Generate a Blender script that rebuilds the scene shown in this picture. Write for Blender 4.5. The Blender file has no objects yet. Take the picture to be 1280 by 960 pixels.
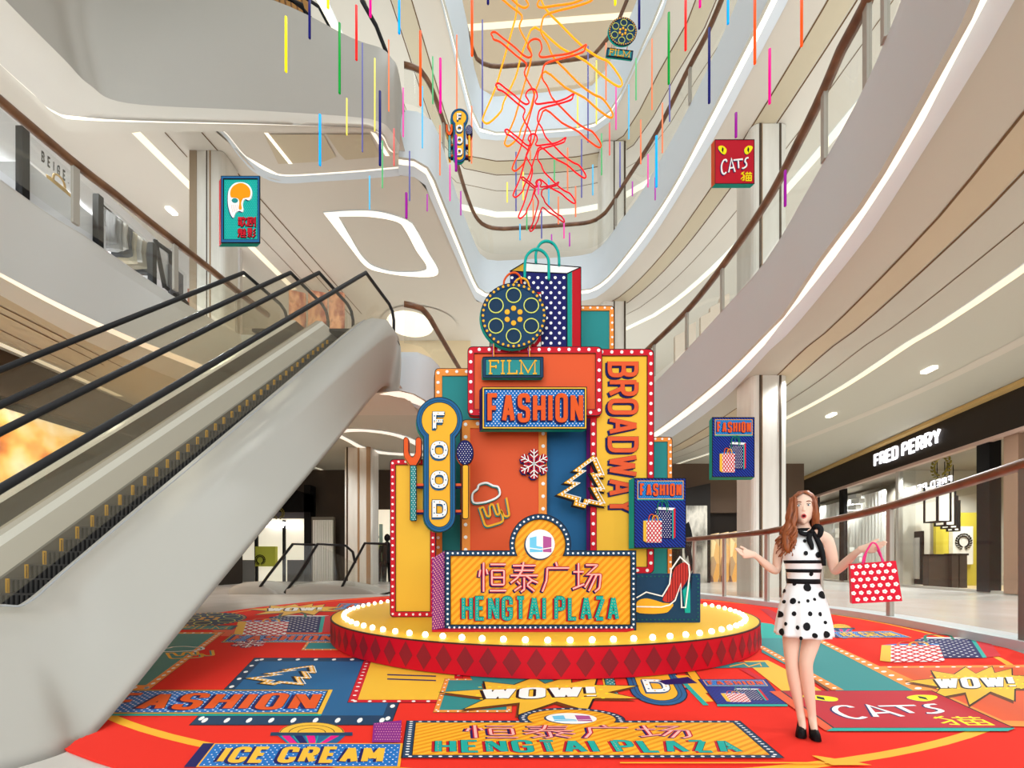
import bpy, bmesh, math, random
from mathutils import Vector, Matrix
from mathutils.geometry import tessellate_polygon
random.seed(7)
S = bpy.context.scene
COL = S.collection
# ------------------------------------------------------------------ camera, sky, exposure
H, F, CX, CY = 1.23, 515.0, 640.0, 705.0       # eye height (m), focal length, principal point of the 1280x960 frame
cam_d = bpy.data.cameras.new('camera'); cam = bpy.data.objects.new('camera', cam_d); COL.objects.link(cam)
cam.location = (0, 0, H); cam.rotation_euler = (math.pi/2, 0, 0)
cam_d.sensor_width = 36; cam_d.lens = F/1280*36; cam_d.shift_y = (CY-480)/1280
cam_d.clip_start = 0.05; cam_d.clip_end = 300
S.camera = cam
wd = bpy.data.worlds.new('sky'); S.world = wd; wd.use_nodes = True
bg = wd.node_tree.nodes['Background']; bg.inputs[0].default_value = (0.93, 0.98, 1.0, 1); bg.inputs[1].default_value = 0.80
S.view_settings.view_transform = 'Standard'; S.view_settings.look = 'None'
S.view_settings.gamma = 1; S.view_settings.use_curve_mapping = False
S.view_settings.exposure = 0.27
S.cycles.use_denoising = True
S.cycles.max_bounces = 8; S.cycles.diffuse_bounces = 5; S.cycles.transparent_max_bounces = 24
S.cycles.sample_clamp_indirect = 4

def spot(name, loc, power, size=150):
    l = bpy.data.lights.new(name, 'SPOT'); l.energy = power; l.color = (.93, .98, 1); l.spot_size = math.radians(size); l.spot_blend = .6; l.shadow_soft_size = .12
    o = bpy.data.objects.new(name, l); o.location = loc; COL.objects.link(o); return o
def area(name, loc, size, power, rot=(0, 0, 0), col=(1, .95, .88), sy=None):
    l = bpy.data.lights.new(name, 'AREA'); l.energy = power; l.color = col; l.size = size
    if sy: l.shape = 'RECTANGLE'; l.size_y = sy
    o = bpy.data.objects.new(name, l); o.location = loc; o.rotation_euler = rot; COL.objects.link(o); return o
# daylight falling through the glass roof over the void, and an unseen fill lamp added behind the viewer
area('roof_skylight', (1.5, 11, 44), 14, 2800, (0, 0, 0), (.90, .97, 1), 26)
area('viewer_side_fill', (2, -12, 9), 26, 3000, (math.radians(80), 0, 0), (.90, .97, 1), 16)

# unseen fill lamps added on the balcony floors to brighten the soffits, and downlights under the low ceiling
UP = math.pi
for i, (x, y, z, sx, sy, pw) in enumerate([(13, 10, 9.8, 9, 30, 1500), (3, 32, 9.8, 26, 10, 1300), (-14, 20, 9.8, 7, 16, 520), (-13.6, 4, 9.8, 2.5, 16, 220),
        (14, 14, 19.4, 9, 26, 1300), (2, 33, 19.4, 26, 10, 1200), (-9, 24, 19.4, 8, 10, 700), (14, 14, 29.1, 10, 24, 800), (2, 34, 29.1, 24, 10, 650), (-10, 16, 29.1, 8, 26, 600)]):
    area('soffit_fill', (x, y, z), sx, pw*.85, (UP, 0, 0), (.90, .97, 1), sy)
for x in (10.5, 15.5):
    for y in (1, 8, 15, 23): spot('downlight', (x, y, 8.05), 950)
for x, y in ((-14, 4), (-14, 12), (-12, 22), (-5, 22), (2, 28), (-12, 32), (6, 34)): spot('downlight', (x, y, 8.05), 820)
# ------------------------------------------------------------------ projection helpers: a pixel of the photo turned into a place
def P(px, py, d): return Vector(((px-CX)/F*d, d, H+(CY-py)/F*d))
def Zp(px, py, z): return P(px, py, (z-H)*F/(CY-py))

# ------------------------------------------------------------------ materials
def lin(c):
    c = c/255.0
    return c/12.92 if c <= .04045 else ((c+.055)/1.055)**2.4
def rgb(c): return (lin(c[0]), lin(c[1]), lin(c[2]), 1)
MATS = {}
def mat(name, c, rough=.55, emit=0, metal=0, spec=.15):
    if name in MATS: return MATS[name]
    m = bpy.data.materials.new(name); m.use_nodes = True
    b = m.node_tree.nodes['Principled BSDF']
    b.inputs['Base Color'].default_value = rgb(c); b.inputs['Roughness'].default_value = rough
    b.inputs['Metallic'].default_value = metal; b.inputs['Specular IOR Level'].default_value = spec
    if emit:
        b.inputs['Emission Color'].default_value = rgb(c); b.inputs['Emission Strength'].default_value = emit
    MATS[name] = m; return m
def glass(name, tint, refl=.08, alpha=0.0, fog=(235, 230, 220)):
    m = bpy.data.materials.new(name); m.use_nodes = True; n = m.node_tree.nodes; l = m.node_tree.links
    n.clear(); out = n.new('ShaderNodeOutputMaterial'); tr = n.new('ShaderNodeBsdfTransparent'); tr.inputs[0].default_value = rgb(tint)
    gl = n.new('ShaderNodeBsdfGlossy'); gl.inputs['Roughness'].default_value = .03
    mx = n.new('ShaderNodeMixShader'); mx.inputs[0].default_value = refl
    l.new(tr.outputs[0], mx.inputs[1]); l.new(gl.outputs[0], mx.inputs[2])
    if alpha:
        df = n.new('ShaderNodeBsdfDiffuse'); df.inputs[0].default_value = rgb(fog)
        m2 = n.new('ShaderNodeMixShader'); m2.inputs[0].default_value = alpha
        l.new(mx.outputs[0], m2.inputs[1]); l.new(df.outputs[0], m2.inputs[2]); l.new(m2.outputs[0], out.inputs[0])
    else: l.new(mx.outputs[0], out.inputs[0])
    MATS[name] = m; return m
def noise_mat(name, cols, scale, rough=.5, emit=0, detail=4, stretch=(1, 1, 1), voronoi=False, metal=0):
    m = bpy.data.materials.new(name); m.use_nodes = True; n = m.node_tree.nodes; l = m.node_tree.links
    b = n['Principled BSDF']; b.inputs['Roughness'].default_value = rough; b.inputs['Metallic'].default_value = metal
    tc = n.new('ShaderNodeTexCoord'); mp = n.new('ShaderNodeMapping'); mp.inputs['Scale'].default_value = stretch
    l.new(tc.outputs['Object'], mp.inputs[0])
    if voronoi:
        t = n.new('ShaderNodeTexVoronoi'); t.inputs['Scale'].default_value = scale; o = t.outputs['Color']
        sp = n.new('ShaderNodeSeparateColor'); l.new(mp.outputs[0], t.inputs['Vector']); l.new(o, sp.inputs[0]); o = sp.outputs[0]
    else:
        t = n.new('ShaderNodeTexNoise'); t.inputs['Scale'].default_value = scale; t.inputs['Detail'].default_value = detail
        l.new(mp.outputs[0], t.inputs['Vector']); o = t.outputs['Fac']
    r = n.new('ShaderNodeValToRGB'); e = r.color_ramp.elements
    k = len(cols); lo, hi = (0, 1) if voronoi else (.3, .7)
    for i, c in enumerate(cols):
        p = lo+(hi-lo)*i/max(1, k-1)
        el = e[i] if i < 2 else e.new(p)
        el.position = p; el.color = rgb(c)
    l.new(o, r.inputs[0]); l.new(r.outputs[0], b.inputs['Base Color'])
    if emit:
        l.new(r.outputs[0], b.inputs['Emission Color']); b.inputs['Emission Strength'].default_value = emit
    MATS[name] = m; return m

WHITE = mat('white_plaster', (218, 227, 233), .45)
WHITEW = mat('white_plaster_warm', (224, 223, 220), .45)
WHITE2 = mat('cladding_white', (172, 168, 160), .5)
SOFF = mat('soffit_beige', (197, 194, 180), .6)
SOFFW = mat('soffit_pale', (212, 204, 190), .6)
KHAKI = mat('soffit_band', (200, 187, 160), .55)
GROOVE = mat('soffit_groove', (110, 84, 55), .7)
COVE = mat('cove_light', (255, 248, 234), .5, 0.62)
STRIP = mat('strip_light', (246, 240, 216), .5, 0.42)
WARMW = mat('wall_cream', (226, 208, 180), .6)
RAILB = noise_mat('bronze_handrail', [(96, 62, 40), (132, 92, 62)], 3, .35)
STEEL = mat('brushed_steel', (176, 170, 160), .45, metal=.15)
GLASS = glass('balustrade_glass', (246, 247, 244), .07, .05, (230, 222, 205))
GLASSW = glass('warm_glass', (246, 242, 232), .05, .08, (226, 212, 184))
SHOPG = glass('shop_glass', (244, 246, 246), .06)
DARK = mat('dark_rubber', (46, 46, 48), .45)
BLACK = mat('black', (18, 17, 18), .5)
HEADER = mat('bronze_header', (46, 38, 32), .45)
MARBLE = noise_mat('floor_marble', [(192, 186, 178), (208, 202, 195)], .8, .25)
COLM = noise_mat('column_stone', [(206, 202, 192), (224, 221, 212)], 1.2, .35, stretch=(2, 2, .3))

# ------------------------------------------------------------------ mesh builder
WO = {}
class MB:
    def __init__(s): s.v = []; s.f = []; s.m = []; s.s = []; s.mats = []
    def mi(s, m):
        if m not in s.mats: s.mats.append(m)
        return s.mats.index(m)
    def add(s, vs): i = len(s.v); s.v.extend([Vector(p) for p in vs]); return i
    def face(s, pts, m, smooth=False):
        i = s.add(pts); s.f.append(tuple(range(i, i+len(pts)))); s.m.append(s.mi(m)); s.s.append(smooth)
    def idx(s, ids, m, smooth=False): s.f.append(tuple(ids)); s.m.append(s.mi(m)); s.s.append(smooth)
    def grid(s, rows, m, smooth=True, closed=False, caps=False):
        base = [s.add(r) for r in rows]; n = len(rows[0])
        for a in range(len(rows)-1):
            for j in range(n if closed else n-1):
                k = (j+1) % n
                mm = m[a] if isinstance(m, (list, tuple)) else m
                s.idx((base[a]+j, base[a]+k, base[a+1]+k, base[a+1]+j), mm, smooth)
        if caps:
            mm = m[0] if isinstance(m, (list, tuple)) else m
            s.idx([base[0]+j for j in range(n)][::-1], mm, False)
            mm = m[-1] if isinstance(m, (list, tuple)) else m
            s.idx([base[-1]+j for j in range(n)], mm, False)
    def box(s, x0, x1, y0, y1, z0, z1, m, rot=0, c=None):
        pts = [(x0, y0), (x1, y0), (x1, y1), (x0, y1)]
        if rot:
            cx, cy = c or ((x0+x1)/2, (y0+y1)/2); ca, sa = math.cos(rot), math.sin(rot)
            pts = [(cx+(x-cx)*ca-(y-cy)*sa, cy+(x-cx)*sa+(y-cy)*ca) for x, y in pts]
        s.loop_prism([Vector((x, y, z0)) for x, y in pts], [Vector((x, y, z1)) for x, y in pts], m)
    def loop_prism(s, A, B, m, side=None, front=True, back=True):
        n = len(A); a = s.add(A); b = s.add(B)
        for j in range(n):
            k = (j+1) % n; s.idx((a+j, a+k, b+k, b+j), side or m)
        if back: s.idx(list(range(a, a+n))[::-1], m)
        if front: s.idx(list(range(b, b+n)), m)
    def tube(s, pts, r, m, n=8, closed=False, rr=None):
        pts = [Vector(p) for p in pts]; N = len(pts); rows = []; prev = None
        for i, p in enumerate(pts):
            if closed: t = pts[(i+1) % N]-pts[i-1]
            else: t = pts[min(i+1, N-1)]-pts[max(i-1, 0)]
            if t.length < 1e-9: t = Vector((0, 0, 1))
            t.normalize()
            if prev is None:
                ref = Vector((0, 0, 1)) if abs(t.z) < .9 else Vector((0, 1, 0))
                u = t.cross(ref).normalized()
            else:
                u = (prev-t*prev.dot(t))
                u = u.normalized() if u.length > 1e-6 else t.orthogonal().normalized()
            prev = u; w = t.cross(u); q = rr[i] if rr else r
            rows.append([p+(u*math.cos(2*math.pi*k/n)+w*math.sin(2*math.pi*k/n))*q for k in range(n)])
        if closed:
            base = [s.add(q) for q in rows]
            for a in range(N):
                b = (a+1) % N; off = 0
                if b == 0:
                    off = min(range(n), key=lambda o: (rows[0][o]-rows[a][0]).length)
                for j in range(n):
                    k = (j+1) % n
                    s.idx((base[a]+j, base[a]+k, base[b]+(k+off) % n, base[b]+(j+off) % n), m, True)
        else: s.grid(rows, m, True, True, True)
    def ball(s, c, r, m, nu=10, nv=7, sc=(1, 1, 1)):
        rows = []
        for i in range(nv+1):
            a = math.pi*i/nv; a = min(max(a, .02), math.pi-.02)
            rows.append([Vector((c[0]+r*sc[0]*math.sin(a)*math.cos(2*math.pi*j/nu), c[1]+r*sc[1]*math.sin(a)*math.sin(2*math.pi*j/nu), c[2]+r*sc[2]*math.cos(a))) for j in range(nu)])
        s.grid(rows, m, True, True, True)
    def build(s, name, parent=None, origin=None):
        if parent is not None: o0 = WO[parent]
        elif origin is not None: o0 = Vector(origin)
        else:
            xs = [v.x for v in s.v]; ys = [v.y for v in s.v]; zs = [v.z for v in s.v]
            o0 = Vector(((min(xs)+max(xs))/2, (min(ys)+max(ys))/2, min(zs)))
        me = bpy.data.meshes.new(name)
        me.from_pydata([v-o0 for v in s.v], [], s.f)
        for m in s.mats: me.materials.append(m)
        me.polygons.foreach_set('material_index', s.m); me.polygons.foreach_set('use_smooth', s.s)
        me.validate(); me.update()
        ob = bpy.data.objects.new(name, me); COL.objects.link(ob)
        if parent is not None: ob.parent = parent
        else: ob.location = o0
        WO[ob] = o0; return ob
def tag(o, label=None, cat=None, group=None, kind=None):
    if label: o['label'] = label
    if cat: o['category'] = cat
    if group: o['group'] = group
    if kind: o['kind'] = kind
    return o
def thing(name, label, cat, loc, group=None):
    o = bpy.data.objects.new(name, None); COL.objects.link(o); o.location = loc; o.empty_display_size = .2
    WO[o] = Vector(loc); return tag(o, label, cat, group)
def struct(name, mb): return tag(mb.build(name), kind='structure')

# ------------------------------------------------------------------ curve helpers
def crom(pts, n=6, closed=False):
    pts = [Vector(p) for p in pts]; out = []; N = len(pts)
    rng = range(N) if closed else range(N-1)
    for i in rng:
        p1, p2 = pts[i], pts[(i+1) % N]
        p0 = pts[i-1] if (closed or i > 0) else p1
        p3 = pts[(i+2) % N] if (closed or i+2 < N) else p2
        for k in range(n):
            t = k/n
            out.append(.5*((2*p1)+(p2-p0)*t+(2*p0-5*p1+4*p2-p3)*t*t+(3*p1-p0-3*p2+p3)*t**3))
    if not closed: out.append(pts[-1])
    return out
def resample(pts, n):
    L = [0]
    for a, b in zip(pts, pts[1:]): L.append(L[-1]+(b-a).length)
    out = []; j = 0
    for i in range(n):
        t = L[-1]*i/(n-1)
        while j < len(pts)-2 and L[j+1] < t: j += 1
        seg = L[j+1]-L[j]
        out.append(pts[j].lerp(pts[j+1], (t-L[j])/seg if seg > 1e-9 else 0))
    return out
def plan(pxs, z, pre=(), post=(), n=90):
    pts = [Vector((x, y, z)) for x, y in pre]+[Zp(x, y, z) for x, y in pxs]+[Vector((x, y, z)) for x, y in post]
    return resample(crom(pts, 5), n)
def offset(pts, d, z=None):
    out = []; N = len(pts)
    for i in range(N):
        t = pts[min(i+1, N-1)]-pts[max(i-1, 0)]; t.z = 0
        t = t.normalized() if t.length > 1e-9 else Vector((0, 1, 0))
        q = pts[i]+Vector((-t.y, t.x, 0))*d
        if z is not None: q.z = z
        out.append(q)
    return out
def ribbon(mb, A, B, m, smooth=True): mb.grid([A, B], m, smooth)
def hole_plane(mb, outer, hole, z, m):
    o = [Vector((x, y, z)) for x, y in outer]; h = [Vector((p.x, p.y, z)) for p in hole]
    flat = o+h
    for t in tessellate_polygon([o, h]): mb.face([flat[i] for i in t], m)

# ------------------------------------------------------------------ SETTING: floors, balconies, ceilings
mb = MB(); mb.box(-34, 34, -16, 48, -.5, 0, MARBLE); struct('floor', mb)
OUT = [(-34, -16), (34, -16), (34, 48), (-34, 48)]
RPOST = [(5.3, 5.0), (4.6, 3.4), (3.8, 1.2), (3.2, -2), (3.0, -15)]
RPOSTB = [(5.1, 4.2), (4.4, 2.6), (3.7, .8), (3.2, -2), (3.0, -15)]
A_rail_px = [(505, 380), (520, 382), (532, 389), (541, 404), (555, 428), (580, 470), (592, 484), (610, 491), (730, 489), (752, 482), (775, 468), (810, 436), (860, 387), (905, 330), (960, 250), (997, 180), (1027, 120), (1057, 50), (1085, 0)]
A_low_px = [(501, 440), (527, 441), (542, 450), (552, 462), (566, 486), (584, 520), (596, 531), (612, 537), (730, 535), (756, 527), (780, 511), (820, 477), (915, 375), (960, 322), (1010, 237), (1075, 120), (1127, 0)]
A_bot_px = [(496, 487), (520, 493), (538, 506), (556, 530), (576, 560), (592, 575), (612, 580), (730, 578), (760, 571), (785, 556), (817, 540), (890, 482), (960, 412), (980, 390), (1025, 322), (1085, 240), (1177, 75), (1215, 0)]
A_cov_px = [(430, 510), (500, 506), (528, 514), (548, 536), (570, 570), (590, 586), (612, 591), (730, 589), (764, 582), (792, 570), (825, 556), (900, 503), (960, 440), (990, 412), (1072, 312), (1122, 240), (1270, 0)]
B_rail_px = [(505, 81), (517, 82), (532, 94), (545, 125), (570, 200), (582, 240), (597, 275), (615, 285), (640, 285.5), (730, 279), (747, 274), (760, 262), (780, 230), (820, 167), (860, 87), (902, 0)]
B_low_px = [(502, 137), (524, 140), (537, 148), (548, 166), (570, 240), (590, 295), (600, 317), (612, 325), (640, 325), (727, 319), (752, 307), (775, 277), (802, 240), (860, 136), (922, 0)]
B_bot_px = [(498, 196), (515, 198), (531, 204), (543, 222), (552, 245), (575, 302), (598, 358), (612, 366), (640, 367), (727, 362), (742, 358), (760, 345), (797, 298), (838, 237), (880, 157), (945, 30), (960, 0)]
B_cov_px = [(277, 167), (300, 197), (320, 217), (335, 225), (350, 229), (370, 230), (407, 226), (515, 221), (530, 226), (540, 253), (592, 370), (602, 378), (640, 381), (727, 376), (750, 369), (775, 347), (810, 305), (852, 240), (900, 160), (975, 20), (985, 0)]
C_rail_px = [(575, 0), (592, 67), (607, 82), (640, 82), (732, 72), (747, 64), (760, 47), (784, 0)]
C_low_px = [(578, 0), (590, 70), (600, 110), (612, 120), (640, 119), (727, 110), (747, 100), (762, 77), (796, 0)]
C_bot_px = [(556, 0), (590, 132), (600, 158), (615, 164), (640, 164), (715, 159), (740, 154), (760, 140), (780, 107), (795, 72), (826, 0)]
C_cov_px = [(551, 0), (585, 140), (594, 167), (607, 175), (640, 175), (720, 170), (747, 164), (765, 147), (800, 72), (835, 0)]
zA = dict(r=11.2, l=9.7, b=8.0, c=8.15, s=8.2)
zB = dict(r=20.8, l=19.3, b=17.3, c=17.45, s=17.5)
zC = dict(r=30.5, l=29.0, b=27.0, c=27.4, s=27.45)
Cpre = [(-5, -15), (-4.6, 0), (-4.2, 10), (-3.8, 16)]
RP2 = [(7.2, 9), (6.9, 3), (6.6, -4), (6.6, -15)]
RP3 = [(6.9, 16), (6.9, 8), (6.9, -15)]
LEV = {}
def level(tagn, z, rail, low, bot, cov, pre, post, pre_c, post_c, post_r):
    R = plan(rail, z['r'], pre, post_r); L = plan(low, z['l'], pre, post); B = plan(bot, z['b'], pre, post); Cc = plan(cov, z['c'], pre_c, post_c)
    LEV[tagn] = (R, L, B, Cc); return R, L, B, Cc
level('A', zA, A_rail_px, A_low_px, A_bot_px, A_cov_px, [], RPOST, [], [(5.65, 4.2), (5.0, 2.5), (4.4, .6), (3.9, -2), (3.7, -15)], RPOST)
LEV['A'] = LEV['A'][:2]+(plan(A_bot_px, zA['b'], [], RPOSTB),)+LEV['A'][3:]
level('B', zB, B_rail_px, B_low_px, B_bot_px, B_cov_px, [], RP2, [(-15.2, -15), (-15, -3), (-14.8, 8), (-13.6, 13.6)], [(7.9, 9), (7.6, 2), (7.6, -15)], RP2)
level('C', zC, C_rail_px, C_low_px, C_bot_px, C_cov_px, Cpre, RP3, Cpre, RP3, RP3)
FN = {'A': 'first', 'B': 'second', 'C': 'third'}
def fascia(R, L, B, Cc, name):
    mb = MB()
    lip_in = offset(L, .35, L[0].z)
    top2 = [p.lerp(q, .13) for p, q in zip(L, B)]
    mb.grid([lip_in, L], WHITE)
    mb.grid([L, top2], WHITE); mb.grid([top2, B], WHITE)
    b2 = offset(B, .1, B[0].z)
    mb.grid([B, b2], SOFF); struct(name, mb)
    return b2
def cove(B, Cc, name):
    n = len(B); mid = [p.lerp(q, .5)+Vector((0, 0, .12)) for p, q in zip(B, Cc)]
    mb = MB(); mb.grid([B, mid], COVE); mb.grid([mid, Cc], WHITE); return struct(name, mb)
for k, z in (('A', zA), ('B', zB), ('C', zC)):
    R, L, B, Cc = LEV[k]
    b2 = fascia(R, L, B, Cc, {'A': 'trim_1', 'B': 'trim_2', 'C': 'trim_3'}[k])
    if k == 'B':
        c2 = [p for p in Cc if True]
        # the cove follows the fascia from the landing on
        Cpart = plan([(498, 219)]+B_cov_px[7:], z['c'], [], [(7.9, 9), (7.6, 2), (7.6, -15)])
        cove(b2, Cpart, 'trim_cove_2')
    elif k == 'A': cove(b2, Cc, 'trim_cove_1')
    else: cove(b2, Cc, 'trim_cove_3')
# left balcony of the first floor (beyond the escalators)
LA_rail = plan([(51, 169), (140, 240), (186, 277), (217, 301), (262, 336), (300, 367), (335, 394)], 11.2, [(-11.4, -6), (-11.3, 4)], [], 50)
LA_low = plan([(22, 240), (95, 287), (160, 332), (215, 369), (260, 396), (300, 418), (338, 438)], 9.7, [(-11.4, -6), (-11.3, 4)], [], 50)
LA_bot = plan([(0, 341), (145, 413), (215, 441), (290, 470), (340, 488)], 8.0, [(-12.2, -6), (-12.1, 4)], [], 50)
LA_cov = plan([(0, 369), (107, 426), (200, 466), (290, 500), (345, 517)], 8.15, [(-12.9, -6), (-12.7, 4)], [], 50)
mb = MB(); lt = [p.lerp(q, .16) for p, q in zip(LA_low, LA_bot)]
mb.grid([offset(LA_low, .35, 9.7), LA_low], WHITEW); mb.grid([LA_low, lt], WHITEW); mb.grid([lt, LA_bot], WHITEW); struct('trim_4', mb)
mb = MB(); mid = [p.lerp(q, .35)+Vector((0, 0, .12)) for p, q in zip(LA_bot, LA_cov)]
mb.grid([LA_bot, mid], COVE); mb.grid([mid, LA_cov], WHITE); struct('trim_cove_4', mb)

# soffits / floors
LAND = [Vector((-9.3, 15.25, 0)), Vector((-4.7, 15.45, 0))]
holeA = [Vector((-12.8, -15, 0))]+list(LA_cov)+[Vector((-9.6, 17.3, 0))]+list(LEV['A'][3])
holeA = [Vector((p.x, p.y, 0)) for p in holeA]
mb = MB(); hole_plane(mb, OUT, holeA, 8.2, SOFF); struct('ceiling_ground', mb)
holeAf = [Vector((-12.8, -15, 0))]+list(LA_low)+LAND+list(LEV['A'][1])
mb = MB(); hole_plane(mb, OUT, holeAf, 9.68, MARBLE); struct('floor_first', mb)
mb = MB()
for a, b in (((-10.1, 15.2), (-4.3, 15.5)),):
    mb.face([(a[0], a[1], 9.7), (b[0], b[1], 9.7), (b[0], b[1]+.3, 8.1), (a[0], a[1]+.3, 8.1)], WHITE)
    mb.face([(a[0], a[1]+.3, 8.1), (b[0], b[1]+.3, 8.1), (-4.3, 19.2, 8.16), (-10.1, 19.2, 8.16)], SOFFW)
struct('trim_landing', mb)
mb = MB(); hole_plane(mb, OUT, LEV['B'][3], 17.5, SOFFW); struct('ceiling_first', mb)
mb = MB(); hole_plane(mb, OUT, [Vector((-15, -15, 0)), Vector((-14.8, 8, 0)), Vector((-13.4, 14, 0)), Vector((-9.8, 17.2, 0))]+list(LEV['B'][1]), 19.28, MARBLE); struct('floor_second', mb)
mb = MB(); hole_plane(mb, OUT, LEV['C'][3], 27.45, SOFFW); struct('ceiling_second', mb)
mb = MB(); hole_plane(mb, OUT, LEV['C'][1], 28.98, MARBLE); struct('floor_third', mb)
mb = MB(); mb.box(-34, 34, 25.5, 48, 37, 37.6, WARMW); mb.box(8, 34, -16, 25.5, 37, 37.6, WARMW); mb.box(-34, -5, -16, 25.5, 37, 37.6, WARMW); struct('ceiling_third', mb)
# outer walls
mb = MB(); mb.box(-34, 34, 44, 44.4, 0, 37, WARMW); struct('wall_back', mb)
mb = MB(); mb.box(33.6, 34, -16, 44, 0, 37, WARMW); struct('wall_right', mb)
mb = MB(); mb.box(-34, -33.6, -16, 44, 0, 37, WARMW); struct('wall_left', mb)

# grooves, bands and strip lights following the void
def follow(name, base, z, specs, structname=None):
    mb = MB()
    for d, w, m, dz in specs:
        a = offset(base, d, z-dz); b = offset(base, d+w, z-dz); mb.grid([a, b], m, False)
    return struct(name, mb)
cA = LEV['A'][3][20:]; cB = resample(LEV['B'][3][46:], 60); cC = LEV['C'][3]
SPEC = lambda k: [(1.1*k, .05, GROOVE, .012), (1.15*k, .72*k, KHAKI, .006), (1.9*k, .05, GROOVE, .012), (2.9*k, .03, GROOVE, .012), (7.3*k, .5, SOFFW, .01)]
follow('ceiling_ground_grooves', cA, 8.2, SPEC(1))
follow('ceiling_first_grooves', cB, 17.5, SPEC(1.05))
follow('ceiling_second_grooves', cC, 27.45, SPEC(1.2))
def striplight(name, base, z, d, w, label):
    mb = MB(); a = offset(base, d, z-.02); b = offset(base, d+w, z-.02)
    mb.grid([a, b], STRIP, False); mb.grid([offset(base, d-.02, z), a], WHITE, False); mb.grid([b, offset(base, d+w+.02, z)], WHITE, False)
    return tag(mb.build(name), label, 'light', 'recessed strip lights')
striplight('ceiling_strip_light', cA, 8.2, 4.05, .28, 'long curved strip light in the beige ceiling above the right-hand shopfronts')
striplight('ceiling_strip_light', cB, 17.5, 4.3, .35, 'long curved strip light in the beige ceiling above the first floor right balcony')
striplight('ceiling_strip_light', cC, 27.45, 5.2, .5, 'long strip light in the ceiling behind the upper far balcony')
# the third floor ceiling strips seen far up
mb = MB(); mb.face([Zp(560, 32, 36.98), Zp(800, 14, 36.98), Zp(800, 22, 36.98), Zp(560, 41, 36.98)][::-1], STRIP); tag(mb.build('ceiling_strip_light'), 'straight strip light in the topmost cream ceiling behind the neon dancers', 'light', 'recessed strip lights')
def soff_line(name, z, segs, label=None):
    mb = MB()
    for (x0, y0), (x1, y1), w, m in segs:
        a, b = Zp(x0, y0, z), Zp(x1, y1, z); t = (b-a).normalized(); n = Vector((-t.y, t.x, 0))*w/2; dz = Vector((0, 0, -.015))
        mb.face([a-n+dz, b-n+dz, b+n+dz, a+n+dz], m)
    if label: return tag(mb.build(name), label, 'light', 'recessed strip lights')
    return struct(name, mb)
soff_line('ceiling_first_left_grooves', 17.5, [((252, 165), (452, 392), .05, GROOVE), ((258, 190), (440, 396), .05, GROOVE), ((206, 165), (234, 196), .04, GROOVE), ((326, 296), (420, 394), .03, GROOVE)])
soff_line('ceiling_strip_light', 17.5, [((170, 165), (368, 362), .36, STRIP)], 'long straight strip light in the cream ceiling behind the green mask box')
soff_line('ceiling_ground_left_grooves', 8.2, [((-20, 372), (160, 462), .05, GROOVE), ((-20, 381), (130, 456), .05, GROOVE), ((-20, 402), (120, 470), .04, GROOVE)])
soff_line('ceiling_strip_light', 8.2, [((-20, 421), (150, 495), .28, STRIP)], 'strip light in the low ceiling behind the left escalators')
soff_line('ceiling_strip_light', 8.2, [((390, 583), (430, 597), .25, STRIP)], 'short strip light in the low ceiling left of the ground floor columns')
# ------------------------------------------------------------------ upper escalator mass over the left (white cladding with recessed light line)
def keyrow(keys, n=8): return crom([P(*k) for k in keys], n)
CK = [(-160, -170), (-60, -70), (20, 14), (80, 74), (112, 106), (160, 129), (320, 138), (440, 146), (476, 153), (489, 164), (498, 178)]
LK = [(-180, -90), (-80, 5), (0, 80), (40, 116), (66, 138), (110, 146), (320, 151), (440, 154.5), (464, 157), (478, 168), (486, 184)]
Crow = crom([Zp(x, y, 16.4) for x, y in CK]+[Vector((-4.25, 15.6, 17.1))], 7)
Ck3 = [Zp(x, y, 16.4) for x, y in CK]; ends = {7: (.02, -.06), 8: (0, .04), 9: (0, .03), 10: (-.01, 0)}
Trow = crom([Vector((p.x+ends.get(i, (.6, -.9))[0], p.y+ends.get(i, (.6, -.9))[1], 19.0)) for i, p in enumerate(Ck3)]+[Vector((-4.2, 16.2, 19))], 7)
Lrow = crom([Zp(x, y, 16.2) for x, y in LK]+[Vector((-4.4, 15.7, 17.0))], 7)
rows = []
for k in range(9):
    t = k/8; b = math.sin(math.pi*t)*.35
    rows.append([p.lerp(q, t)+Vector((.1*b, -b, 0)) for p, q in zip(Trow, Crow)])
mb = MB(); mb.grid(rows, WHITE2)
m1 = [p.lerp(q, .35)+Vector((0, .05, -.12)) for p, q in zip(Crow, Lrow)]
m2 = [p.lerp(q, .7)+Vector((0, .1, -.1)) for p, q in zip(Crow, Lrow)]
mb.grid([Crow, m1, m2, Lrow], mat('cladding_moulding', (205, 198, 186), .3, spec=.5))
up = thing('upper_escalator', 'huge white upper escalator crossing overhead at top left', 'escalator', (-9, 14, 16.1))
mb.build('cladding', up)
mb = MB(); Lb = [p+Vector((-.02, .14, .02)) for p in Lrow]; mb.grid([Lrow, Lb], COVE); mb.build('light_line', up)
mb = MB(); Bk = []
for p in Lb:
    Bk.append(Vector((p.x, max(14.28, p.y+.1) if p.x > -16 else 14.28, p.z)))
mb.grid([Lb, Bk], SOFFW, False); mb.grid([Bk, [p+Vector((0, .05, 2.6)) for p in Bk]], SOFFW, False); mb.build('underside', up)
for (pts) in ([(322, 2), (371, -10), (398, 8), (413, 36)], [(338, -20), (352, -5), (378, 6), (384, 27)], [(300, -30), (362, -2), (378, 10), (390, 24)]):
    mb = MB(); mb.tube([Zp(x, y, 19.9) for x, y in pts], .05, DARK, 6); mb.build('handrail', up)
mb = MB(); mb.tube([Zp(452, 0, 20.4), Zp(470, 32, 20.4), Zp(491, 86, 20.3), Zp(494, 98, 19.9), Zp(497, 116, 19.3)], .075, DARK, 8); mb.build('handrail', up)
mb = MB()
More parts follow.
